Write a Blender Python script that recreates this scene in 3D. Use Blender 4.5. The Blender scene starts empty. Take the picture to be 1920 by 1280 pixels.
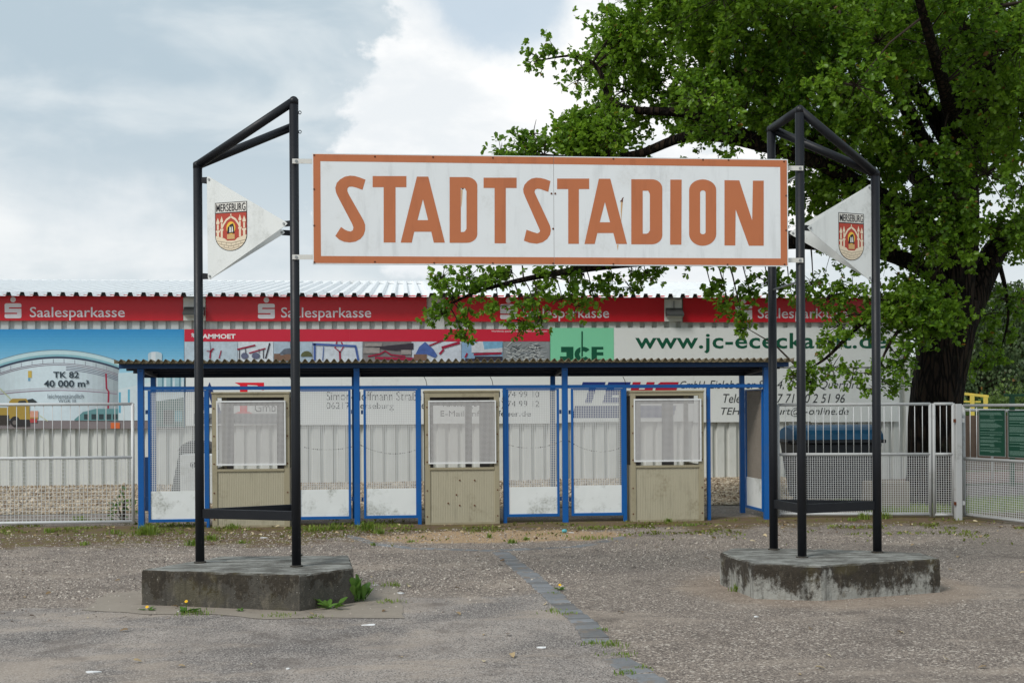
import bpy, math, random
import numpy as np
from mathutils import Vector, Matrix, noise as mnoise
from mathutils.geometry import tessellate_polygon
random.seed(7); RNG = np.random.default_rng(11)
SC = bpy.context.scene
COL = SC.collection
rad = math.radians

# ------------------------------------------------------------------ camera
EYE, FPX, HPX, YAW, ROLL = 1.7, 2240.0, 765.0, rad(-5.2), 0.006
cam = bpy.data.cameras.new('camera'); cam_o = bpy.data.objects.new('camera', cam); COL.objects.link(cam_o)
cam.sensor_width = 36; cam.lens = FPX / 1920 * 36; cam.shift_y = (HPX - 640) / 1920
cam.clip_start = 0.1; cam.clip_end = 2000
cam_o.location = (0, 0, EYE); cam_o.rotation_euler = (rad(90), ROLL, YAW)
SC.camera = cam_o
CR = np.array(Matrix.Rotation(YAW, 3, 'Z') @ Matrix.Rotation(ROLL, 3, 'Y'))

def ray(px, py): return CR @ np.array([(px - 960) / FPX, 1, -(py - HPX) / FPX])
def G(px, py, z=0.0):                       # point of a horizontal plane seen at this pixel of the photograph
    d = ray(px, py); t = (z - EYE) / d[2]; return Vector((d[0] * t, d[1] * t, z))
def W(px, py, Y):                           # point of the vertical plane y = Y
    d = ray(px, py); t = Y / d[1]; return Vector((d[0] * t, Y, d[2] * t + EYE))
def PL(px, py, p0, n):                      # point of any plane
    d = Vector(ray(px, py)); o = Vector((0, 0, EYE)); return o + d * ((p0 - o).dot(n) / d.dot(n))

# ------------------------------------------------------------------ light and exposure
SUN_AZ, SUN_EL = rad(-48), rad(43)          # azimuth from +y towards +x
sd = Vector((math.sin(SUN_AZ) * math.cos(SUN_EL), -abs(math.cos(SUN_AZ)) * math.cos(SUN_EL), math.sin(SUN_EL)))
sl = bpy.data.lights.new('sun', 'SUN'); sl.energy = 2.2; sl.angle = rad(18); sl.color = (1, .96, .9)
so = bpy.data.objects.new('sun', sl); COL.objects.link(so)
so.rotation_euler = sd.to_track_quat('Z', 'Y').to_euler(); so.location = sd * 60
SC.view_settings.view_transform = 'Standard'; SC.view_settings.look = 'None'
SC.view_settings.exposure = 0.0; SC.view_settings.gamma = 1; SC.view_settings.use_curve_mapping = False
SC.cycles.max_bounces = 10; SC.cycles.diffuse_bounces = 7; SC.cycles.transmission_bounces = 8; SC.cycles.transparent_max_bounces = 8
SC.cycles.use_denoising = True

class NT:
    """small helper for node trees"""
    def __init__(s, nt): s.t = nt; s.n = nt.nodes; s.l = nt.links
    def new(s, t, **k):
        n = s.n.new(t)
        for a, v in k.items(): setattr(n, a, v)
        return n
    def put(s, sock, v):
        if v is None: return
        if isinstance(v, bpy.types.NodeSocket): s.l.new(v, sock)
        else:
            if isinstance(v, (tuple, list)) and len(v) == 3 and sock.type == 'RGBA': v = (*v, 1)
            sock.default_value = v
    def m(s, op, a, b=None, c=None, clamp=False):
        n = s.new('ShaderNodeMath', operation=op, use_clamp=clamp)
        for i, v in enumerate((a, b, c)): s.put(n.inputs[i], v)
        return n.outputs[0]
    def vm(s, op, a, b=None):
        n = s.new('ShaderNodeVectorMath', operation=op)
        s.put(n.inputs[0], a); s.put(n.inputs[1], b)
        return n.outputs['Value'] if op in ('DOT_PRODUCT', 'LENGTH', 'DISTANCE') else n.outputs[0]
    def mix(s, f, a, b, blend='MIX'):
        n = s.new('ShaderNodeMix', data_type='RGBA', blend_type=blend)
        s.put(n.inputs[0], f); s.put(n.inputs[6], a); s.put(n.inputs[7], b); return n.outputs[2]
    def noise(s, vec, scale, detail=4, rough=.55, dist=0):
        n = s.new('ShaderNodeTexNoise'); s.put(n.inputs['Vector'], vec)
        n.inputs['Scale'].default_value = scale; n.inputs['Detail'].default_value = detail
        n.inputs['Roughness'].default_value = rough; n.inputs['Distortion'].default_value = dist
        return n.outputs['Fac']
    def voro(s, vec, scale, feature='F1'):
        n = s.new('ShaderNodeTexVoronoi', feature=feature); s.put(n.inputs['Vector'], vec); n.inputs['Scale'].default_value = scale
        return n
    def ss(s, v, a, b):                     # smoothstep
        n = s.new('ShaderNodeMapRange', interpolation_type='SMOOTHSTEP'); s.put(n.inputs[0], v)
        s.put(n.inputs[1], a); s.put(n.inputs[2], b); return n.outputs[0]
    def xyz(s, v):
        n = s.new('ShaderNodeSeparateXYZ'); s.put(n.inputs[0], v); return n.outputs
    def scale(s, v, k):
        n = s.new('ShaderNodeVectorMath', operation='MULTIPLY'); s.put(n.inputs[0], v); n.inputs[1].default_value = k; return n.outputs[0]

wd = bpy.data.worlds.new('World'); SC.world = wd; wd.use_nodes = True
t = NT(wd.node_tree); t.n.clear()
geo = t.new('ShaderNodeTexCoord').outputs['Generated']
N = t.vm('NORMALIZE', geo); x_, y_, z_ = t.xyz(N)
sky = t.new('ShaderNodeTexSky', sky_type='NISHITA'); sky.sun_disc = False
sky.sun_elevation = SUN_EL; sky.sun_rotation = math.atan2(sd.x, sd.y); sky.air_density = 1; sky.dust_density = 1.5
zc = t.m('ADD', t.m('MAXIMUM', z_, 0.0), .28)
comb = t.new('ShaderNodeCombineXYZ'); t.put(comb.inputs[0], t.m('DIVIDE', x_, zc)); t.put(comb.inputs[1], t.m('DIVIDE', y_, zc)); comb.inputs[2].default_value = 3.3
cl = comb.outputs[0]
n1 = t.noise(cl, 1.5, 6, .5, .3); n2 = t.noise(t.scale(N, (1, 1, 2.2)), 5.5, 8, .58, .2); n3 = t.noise(N, 18, 6, .6)
# the big bright cumulus the photo shows over the sign, its outline broken by noise
def blob(px, py, r):
    c = Vector(ray(px, py)).normalized()
    return t.m('SUBTRACT', 1.0, t.m('DIVIDE', t.vm('DISTANCE', N, tuple(c)), r / FPX))
b = blob(950, 150, 300)
for q in ((790, 290, 210), (1000, 380, 300), (1150, 120, 200), (800, 430, 130), (1300, 480, 260)):
    b = t.m('MAXIMUM', b, blob(*q))
bump = t.m('ADD', t.m('MULTIPLY', t.m('SUBTRACT', n2, .5), 1.25), t.m('MULTIPLY', t.m('SUBTRACT', n3, .5), .9))
cum = t.ss(t.m('ADD', b, bump), .06, .24)
gen = t.ss(t.m('ADD', n1, t.m('MULTIPLY', t.m('SUBTRACT', n3, .5), .18)), .47, .68)
cum = t.m('MAXIMUM', cum, t.m('MULTIPLY', gen, .6))
hole = t.ss(t.m('ADD', blob(930, -70, 190), t.m('MULTIPLY', bump, .6)), .05, .4)
nsoft = t.noise(t.scale(N, (1, 1, 2.6)), 7, 5, .5, .4)
grey = t.mix(t.ss(nsoft, .42, .72), (.50, .61, .69), (.73, .80, .84))
low = t.ss(z_, .26, .07)
grey = t.mix(t.m('MULTIPLY', low, .6), grey, (.84, .88, .89))
white = t.mix(t.ss(n2, .38, .62), (.86, .90, .93), (1.06, 1.06, 1.05))
cloud = t.mix(cum, grey, white)
clear = t.mix(.72, t.scale(sky.outputs[0], (.1, .1, .1)), (.68, .81, .91))
colr = t.mix(t.m('MULTIPLY', hole, .85), cloud, clear)
colr = t.mix(t.ss(z_, -.02, -.15), colr, (.30, .29, .26))
bg = t.new('ShaderNodeBackground'); bg.inputs[1].default_value = .1
t.put(bg.inputs[0], t.scale(colr, (10, 10, 10)))
t.l.new(bg.outputs[0], t.new('ShaderNodeOutputWorld').inputs[0])

# ------------------------------------------------------------------ materials
def c(r, g, b_):
    f = lambda v: (v / 255 / 12.92) if v <= 10.3 else (((v / 255) + .055) / 1.055) ** 2.4
    return (f(r), f(g), f(b_))
MATS = {}
def mat(name, col, rough=.6, var=.12, vscale=3, dirt=None, dirt_amt=.3, dscale=2.2, bump=0, bscale=40, metal=0, spec=.4, streak=0, coat=0, rust=0):
    """painted / weathered surface: colour with uneven wear, optional dirt stains, streaks and fine relief"""
    m = bpy.data.materials.new(name); m.use_nodes = True; t = NT(m.node_tree)
    bs = t.n['Principled BSDF']; P = t.new('ShaderNodeNewGeometry').outputs['Position']
    a = tuple(v * (1 - var) for v in col); b = tuple(min(1, v * (1 + var)) for v in col)
    base = t.mix(t.noise(P, vscale, 6, .6), a, b)
    if streak:
        s = t.noise(t.scale(P, (1, 1, .12)), streak, 5, .65)
        base = t.mix(t.m('MULTIPLY', t.ss(s, .5, .72), .35), base, tuple(v * .62 for v in col))
    if dirt:
        d = t.ss(t.noise(P, dscale, 8, .65), .5, .68); d2 = t.ss(t.noise(P, dscale * 9, 5, .7), .42, .66)
        base = t.mix(t.m('MULTIPLY', t.m('MULTIPLY', d, t.m('ADD', t.m('MULTIPLY', d2, .7), .3)), dirt_amt), base, dirt)
    if rust:
        r = t.ss(t.noise(P, 9, 9, .75), .63, .7)
        base = t.mix(t.m('MULTIPLY', r, rust), base, (.16, .06, .025))
    t.put(bs.inputs['Base Color'], base)
    t.put(bs.inputs['Roughness'], t.m('ADD', rough - .1, t.m('MULTIPLY', t.noise(P, 14, 4), .2)))
    bs.inputs['Metallic'].default_value = metal; bs.inputs['Specular IOR Level'].default_value = spec
    bs.inputs['Coat Weight'].default_value = coat
    if bump:
        bn = t.new('ShaderNodeBump'); bn.inputs['Strength'].default_value = bump; bn.inputs['Distance'].default_value = .01
        t.put(bn.inputs['Height'], t.noise(P, bscale, 6, .6)); t.l.new(bn.outputs[0], bs.inputs['Normal'])
    MATS[name] = m; return m
def flat(col, rough=.55, var=.05, vs=2):                   # printed ink, one material per colour
    k = 'print_%03d_%03d_%03d' % col + ('_v%d' % int(var * 100) if var > .05 else '')
    return MATS.get(k) or mat(k, c(*col), rough, var=var, vscale=vs)

def leaf_mat(name, dark, mid, light, transl=.35):
    m = bpy.data.materials.new(name); m.use_nodes = True; t = NT(m.node_tree); t.n.clear()
    g = t.new('ShaderNodeNewGeometry'); r = g.outputs['Random Per Island']; P = g.outputs['Position']
    col = t.mix(t.ss(r, .0, .6), dark, mid); col = t.mix(t.ss(r, .6, 1.), col, light)
    col = t.mix(t.m('MULTIPLY', t.ss(t.noise(P, .9, 3), .4, .62), .5), col, light)
    col = t.mix(t.ss(r, .988, .992), col, (.25, .10, .02))
    d = t.new('ShaderNodeBsdfDiffuse'); t.put(d.inputs[0], col)
    tr = t.new('ShaderNodeBsdfTranslucent'); t.put(tr.inputs[0], t.mix(.5, col, light))
    gl = t.new('ShaderNodeBsdfGlossy'); gl.inputs[0].default_value = (1, 1, 1, 1); gl.inputs[1].default_value = .42
    a = t.new('ShaderNodeMixShader'); a.inputs[0].default_value = transl; t.l.new(d.outputs[0], a.inputs[1]); t.l.new(tr.outputs[0], a.inputs[2])
    b = t.new('ShaderNodeMixShader'); b.inputs[0].default_value = .02; t.l.new(a.outputs[0], b.inputs[1]); t.l.new(gl.outputs[0], b.inputs[2])
    t.l.new(b.outputs[0], t.new('ShaderNodeOutputMaterial').inputs[0])
    return m

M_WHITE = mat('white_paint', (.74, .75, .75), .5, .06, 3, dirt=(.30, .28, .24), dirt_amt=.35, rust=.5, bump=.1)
M_FENCE = mat('shaded_white_paint', (.44, .45, .45), .55, .1, 4, dirt=(.2, .19, .17), dirt_amt=.55, dscale=4, rust=.7, bump=.15)  # white fence paint, oak's shade mixed into the colour, plus dirt and rust
M_WIRE = mat('white_wire', (.60, .61, .61), .5, .1, 5, rust=.2); M_WIRED = mat('dull_wire', c(140, 132, 122), .7, .2, 6, rust=.5)
M_BLUE = mat('blue_paint', c(4, 88, 160), .42, .12, 4, dirt=c(60, 84, 110), dirt_amt=.35, bump=.12, rust=.25)
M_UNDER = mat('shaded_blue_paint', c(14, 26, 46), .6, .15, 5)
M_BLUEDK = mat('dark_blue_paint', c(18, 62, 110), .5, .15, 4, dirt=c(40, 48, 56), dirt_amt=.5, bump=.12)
M_BLACK = mat('black_paint', c(13, 16, 23), .48, .2, 5, dirt=c(40, 40, 42), dirt_amt=.2, bump=.1, spec=.4)
M_SIGNW = mat('sign_white', c(228, 231, 233), .45, .025, 2, dirt=c(190, 188, 182), dirt_amt=.35, dscale=3, streak=9)
M_SIGNO = mat('sign_orange', c(188, 112, 72), .5, .05, 3, dirt=c(170, 100, 70), dirt_amt=.4, streak=8)
M_RUST = mat('rust', c(96, 50, 26), .85, .35, 30)
M_STREAK = mat('rust_streak', c(205, 165, 120), .6, .12, 30)
M_PENN = mat('pennant_white', c(226, 228, 226), .5, .03, 2, dirt=c(165, 166, 160), dirt_amt=.55, dscale=4, streak=7)
M_DARK = mat('dark_void', (.02, .02, .02), .8)
M_CLAD = mat('light_cladding', c(206, 208, 204), .5, .05, 2, dirt=c(165, 165, 155), dirt_amt=.3, streak=5)
M_ROOF = mat('metal_roofing', c(238, 240, 241), .45, .04, 1.2, dirt=c(180, 180, 178), dirt_amt=.4, dscale=1.2)
M_RED = mat('red_banner', c(198, 26, 40), .35, .05, 1.2, spec=.4)
M_RED2 = mat('crimson_banner', c(196, 32, 58), .4, .05, 1.2)
M_BANW = mat('white_banner', c(222, 225, 224), .4, .04, 1.5, dirt=c(185, 187, 182), dirt_amt=.4, dscale=1.5)
M_TAN = mat('tan_paint', c(172, 165, 143), .55, .09, 2.5, dirt=c(110, 100, 74), dirt_amt=.5, dscale=2.5, streak=14, bump=.1, rust=.15)
M_TAND = mat('tan_trim', c(158, 149, 124), .55, .1, 3, dirt=c(80, 72, 52), dirt_amt=.55, dscale=3, streak=9, bump=.1, rust=.3)
M_GATEW = mat('gate_panel_white', c(224, 227, 226), .55, .05, 3, dirt=c(128, 130, 118), dirt_amt=.75, dscale=3.6, bump=.15, bscale=25)
M_FIBRE = mat('fibre_cement', c(120, 108, 86), .9, .3, 6, dirt=c(58, 52, 40), dirt_amt=.7, dscale=5, bump=.5, bscale=60)
M_STEEL = mat('grey_steel', c(150, 152, 152), .45, .1, 5, metal=.5, rust=.2)
M_BARK = bpy.data.materials.new('oak_bark'); M_BARK.use_nodes = True; t = NT(M_BARK.node_tree); bs = t.n['Principled BSDF']
P = t.new('ShaderNodeNewGeometry').outputs['Position']; Pv = t.scale(P, (1, 1, .16))
vr = t.new('ShaderNodeTexVoronoi', feature='DISTANCE_TO_EDGE'); vr.inputs['Scale'].default_value = 13; t.put(vr.inputs['Vector'], t.vm('ADD', Pv, t.scale(t.new('ShaderNodeTexNoise').outputs['Color'], (.06, .06, .06))))
fur = t.ss(vr.outputs['Distance'], .02, .22); nb = t.noise(Pv, 26, 8, .7)
col = t.mix(t.m('MULTIPLY', fur, nb), c(17, 13, 11), c(66, 53, 43)); col = t.mix(t.m('MULTIPLY', t.ss(t.noise(P, 2.2, 6, .7), .54, .68), .45), col, c(66, 70, 48))
t.put(bs.inputs['Base Color'], col); bs.inputs['Roughness'].default_value = .97; bs.inputs['Specular IOR Level'].default_value = .2
bnn = t.new('ShaderNodeBump'); bnn.inputs['Strength'].default_value = 1; bnn.inputs['Distance'].default_value = .05; t.put(bnn.inputs['Height'], t.m('ADD', fur, t.m('MULTIPLY', nb, .6))); t.l.new(bnn.outputs[0], bs.inputs['Normal'])
M_TWIG = mat('twig_bark', c(52, 42, 34), .9, .3, 20)
M_LEAF = leaf_mat('oak_leaf', (.052, .12, .010), (.125, .26, .019), (.24, .40, .032), .48)
M_BIRCH = leaf_mat('birch_leaf', (.035, .062, .026), (.06, .10, .04), (.10, .14, .055), .3)
M_BUSH = leaf_mat('bush_leaf', (.05, .085, .022), (.08, .14, .03), (.14, .2, .045), .3)
M_GRASSB = leaf_mat('grass_blade', (.10, .18, .025), (.17, .28, .035), (.28, .36, .06), .4)
M_WEED = leaf_mat('weed_leaf', (.05, .13, .025), (.085, .19, .03), (.15, .27, .05), .3)

def concrete_mat():
    m = bpy.data.materials.new('stained_concrete'); m.use_nodes = True; t = NT(m.node_tree); bs = t.n['Principled BSDF']
    g = t.new('ShaderNodeNewGeometry'); P = g.outputs['Position']; nz = t.xyz(g.outputs['Normal'])[2]; pz = t.xyz(P)[2]
    Ps = t.scale(P, (1, 1, .5))
    light = t.mix(t.noise(P, 5, 8, .7), c(150, 148, 140), c(176, 176, 170))
    lich = t.mix(t.noise(P, 22, 6, .7), c(34, 30, 25), c(74, 66, 54))
    lich = t.mix(t.m('MULTIPLY', t.ss(t.noise(P, 3.2, 4), .54, .68), .6), lich, c(80, 72, 42))
    k = t.m('ADD', t.m('ADD', t.noise(Ps, 3.3, 9, .72), t.m('MULTIPLY', t.noise(P, 30, 5, .7), .18)), t.m('MULTIPLY', t.m('SUBTRACT', pz, .15), .75))
    dark = t.ss(t.m('ADD', k, t.m('MULTIPLY', t.m('SUBTRACT', t.noise(P, 17, 6, .75), .5), .32)), .50, .64)
    sx = t.xyz(P)[0]
    dark = t.m('MAXIMUM', dark, t.m('MULTIPLY', t.ss(sx, 1.5, .5), .88))
    side = t.mix(dark, light, lich)
    side = t.mix(t.m('MULTIPLY', t.ss(t.noise(t.scale(P, (1, 1, .45)), 16, 8, .75), .52, .66), .5), side, c(128, 120, 106)); side = t.mix(t.ss(t.noise(P, 60, 3, .6), .68, .74), side, c(196, 192, 184)); side = t.mix(t.m('MULTIPLY', t.ss(t.noise(t.scale(P, (1, 1, .08)), 11, 5, .7), .5, .66), .5), side, c(34, 31, 26))
    top = t.mix(t.ss(t.noise(t.scale(P, (1, 2.2, 1)), 4, 9, .7), .38, .66), c(92, 90, 84), c(160, 160, 154))
    top = t.mix(t.m('MULTIPLY', t.ss(t.noise(P, 45, 5, .7), .55, .7), .6), top, c(70, 68, 62))
    t.put(bs.inputs['Base Color'], t.mix(t.ss(nz, .5, .8), side, top)); bs.inputs['Roughness'].default_value = .92
    bn = t.new('ShaderNodeBump'); bn.inputs['Strength'].default_value = .9; bn.inputs['Distance'].default_value = .02
    t.put(bn.inputs['Height'], t.m('ADD', t.noise(P, 28, 8, .7), t.m('MULTIPLY', t.noise(P, 110, 3), .5))); t.l.new(bn.outputs[0], bs.inputs['Normal'])
    return m
M_CONC = concrete_mat()

# points that steer the ground's wear, all on the ground itself
SA, SB = G(940, 1036), G(1205, 1262)        # centre line of the stone strip
def ground_mat():
    m = bpy.data.materials.new('worn_asphalt'); m.use_nodes = True; t = NT(m.node_tree); bs = t.n['Principled BSDF']
    P = t.new('ShaderNodeNewGeometry').outputs['Position']; X, Y, _ = t.xyz(P)
    big = t.noise(P, .7, 6, .6, .3); mid = t.noise(P, 3.5, 6, .65); fine = t.noise(P, 60, 4, .7)
    # exposed aggregate
    v = t.voro(P, 95); rnd = t.xyz(v.outputs['Color'])[0]
    v2 = t.voro(P, 60); rnd2 = t.xyz(v2.outputs['Color'])[1]
    binder = t.mix(mid, c(104, 95, 88), c(138, 127, 118))
    agg = t.mix(t.ss(rnd, .5, .85), binder, c(170, 157, 145)); agg = t.mix(t.ss(rnd2, .88, .93), agg, c(208, 197, 184))
    agg = t.mix(t.ss(rnd, .2, .05), agg, c(78, 70, 66))
    agg = t.mix(t.m('MULTIPLY', t.ss(t.noise(P, 150, 2), .5, .62), .45), agg, c(80, 72, 68))
    # newer smooth asphalt in front on the left of the strip
    v3 = t.voro(P, 120); r3 = t.xyz(v3.outputs['Color'])[2]
    sm = t.mix(t.ss(t.noise(P, .9, 7, .62, .5), .36, .64), c(108, 102, 99), c(156, 146, 138)); sm = t.mix(t.ss(r3, .68, .9), sm, c(172, 165, 158)); sm = t.mix(t.ss(r3, .25, .08), sm, c(84, 80, 78))
    pa, pb = G(160, 1138), G(1050, 1112)
    line = t.m('ADD', t.m('MULTIPLY', X, (pb.y - pa.y) / (pb.x - pa.x)), pa.y - pa.x * (pb.y - pa.y) / (pb.x - pa.x))
    jag = t.m('MULTIPLY', t.m('SUBTRACT', t.noise(P, 2.2, 7, .65), .5), 1.1)
    f1 = t.ss(t.m('SUBTRACT', t.m('ADD', Y, jag), line), .06, -.06)
    k = (SB.x - SA.x) / (SB.y - SA.y)
    sx = t.m('SUBTRACT', X, t.m('ADD', t.m('MULTIPLY', Y, k), SA.x - SA.y * k))
    smooth = t.m('MULTIPLY', f1, t.ss(sx, .05, -.03))
    smooth = t.m('MULTIPLY', smooth, t.m('SUBTRACT', 1.0, t.m('MULTIPLY', t.ss(big, .55, .7), .5)))
    col = t.mix(smooth, agg, sm)
    # dust and fine sand in the hollows, darker damp patches
    col = t.mix(t.m('MULTIPLY', t.ss(t.noise(t.scale(P, (.6, 1.2, 1)), 1.0, 9, .66, .5), .49, .64), .6), col, t.mix(fine, c(150, 137, 124), c(184, 170, 156)))
    col = t.mix(t.m('MULTIPLY', t.ss(t.noise(P, 1.5, 9, .72), .52, .68), .6), col, c(90, 81, 75))
    col = t.mix(t.m('MULTIPLY', t.ss(t.noise(P, .45, 5, .6), .5, .66), .35), col, c(104, 96, 91))
    # soil, moss and dry sand towards the gates
    e = t.m('ADD', Y, t.m('ADD', t.m('MULTIPLY', t.m('SUBTRACT', t.noise(P, .8, 5, .6), .5), 3.4), t.m('MULTIPLY', t.m('SUBTRACT', mid, .5), 1.6)))
    e = t.m('ADD', e, t.m('MULTIPLY', t.ss(X, 3.5, -3.5), 1.25))
    soil = t.m('MULTIPLY', t.ss(e, 16.1, 16.9), t.ss(Y, 18.3, 17.9))
    scol = t.mix(t.noise(P, 9, 8, .7), c(70, 54, 38), c(126, 104, 80)); scol = t.mix(t.ss(t.noise(P, 4.2, 7, .7), .47, .58), scol, c(100, 92, 36))
    scol = t.mix(t.ss(t.noise(P, 30, 3, .7), .64, .72), scol, c(170, 150, 124))
    col = t.mix(t.m('MULTIPLY', soil, .92), col, scol)
    o = G(930, 1005)
    q = t.m('ADD', t.m('POWER', t.m('DIVIDE', t.m('SUBTRACT', X, o.x), 1.75), 2.0), t.m('POWER', t.m('DIVIDE', t.m('SUBTRACT', Y, o.y), .75), 2.0))
    q = t.m('ADD', q, t.m('MULTIPLY', t.m('SUBTRACT', t.noise(P, 2.6, 7, .7), .5), 2.2))
    sand = t.mix(t.noise(P, 14, 7, .7), c(134, 110, 82), c(206, 176, 140))
    col = t.mix(t.m('MULTIPLY', t.ss(q, 1.25, .75), .95), col, sand)
    # sand swept round the right plinth
    o = Vector((3.95, 10.9, 0))
    q = t.m('ADD', t.m('POWER', t.m('DIVIDE', t.m('SUBTRACT', X, o.x), 1.45), 2.0), t.m('POWER', t.m('DIVIDE', t.m('SUBTRACT', Y, o.y), 1.25), 2.0))
    q = t.m('ADD', q, t.m('MULTIPLY', t.m('SUBTRACT', mid, .5), .8))
    col = t.mix(t.m('MULTIPLY', t.ss(q, 1.15, .7), .45), col, t.mix(fine, c(134, 116, 100), c(168, 150, 132)))
    t.put(bs.inputs['Base Color'], col); bs.inputs['Roughness'].default_value = .9; bs.inputs['Specular IOR Level'].default_value = .25
    bn = t.new('ShaderNodeBump'); bn.inputs['Distance'].default_value = .006; t.put(bn.inputs['Strength'], t.mix(smooth, (.9, .9, .9), (.2, .2, .2)))
    t.put(bn.inputs['Height'], t.m('ADD', t.m('MULTIPLY', v.outputs['Distance'], -1.0), fine)); t.l.new(bn.outputs[0], bs.inputs['Normal'])
    return m
def speckle_mat(name, a, b_, d, s1=30, rough=.95, bump=.8):
    m = bpy.data.materials.new(name); m.use_nodes = True; t = NT(m.node_tree); bs = t.n['Principled BSDF']
    P = t.new('ShaderNodeNewGeometry').outputs['Position']
    v = t.voro(P, s1); r = t.xyz(v.outputs['Color'])
    col = t.mix(r[0], a, b_); col = t.mix(t.ss(r[1], .75, .95), col, d)
    col = t.mix(t.m('MULTIPLY', t.ss(t.noise(P, 1.1, 7, .7), .5, .65), .5), col, tuple(v_ * .6 for v_ in a))
    t.put(bs.inputs['Base Color'], col); bs.inputs['Roughness'].default_value = rough
    bn = t.new('ShaderNodeBump'); bn.inputs['Distance'].default_value = .02; bn.inputs['Strength'].default_value = bump
    t.put(bn.inputs['Height'], t.m('MULTIPLY', v.outputs['Distance'], -1.0)); t.l.new(bn.outputs[0], bs.inputs['Normal'])
    return m
def stone_mat(name, dark, mid, light):
    m = bpy.data.materials.new(name); m.use_nodes = True; t = NT(m.node_tree); bs = t.n['Principled BSDF']
    g = t.new('ShaderNodeNewGeometry'); r = g.outputs['Random Per Island']
    col = t.mix(t.ss(r, 0, .5), dark, mid); col = t.mix(t.ss(r, .5, 1), col, light)
    t.put(bs.inputs['Base Color'], col); bs.inputs['Roughness'].default_value = .9
    return m

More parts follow.
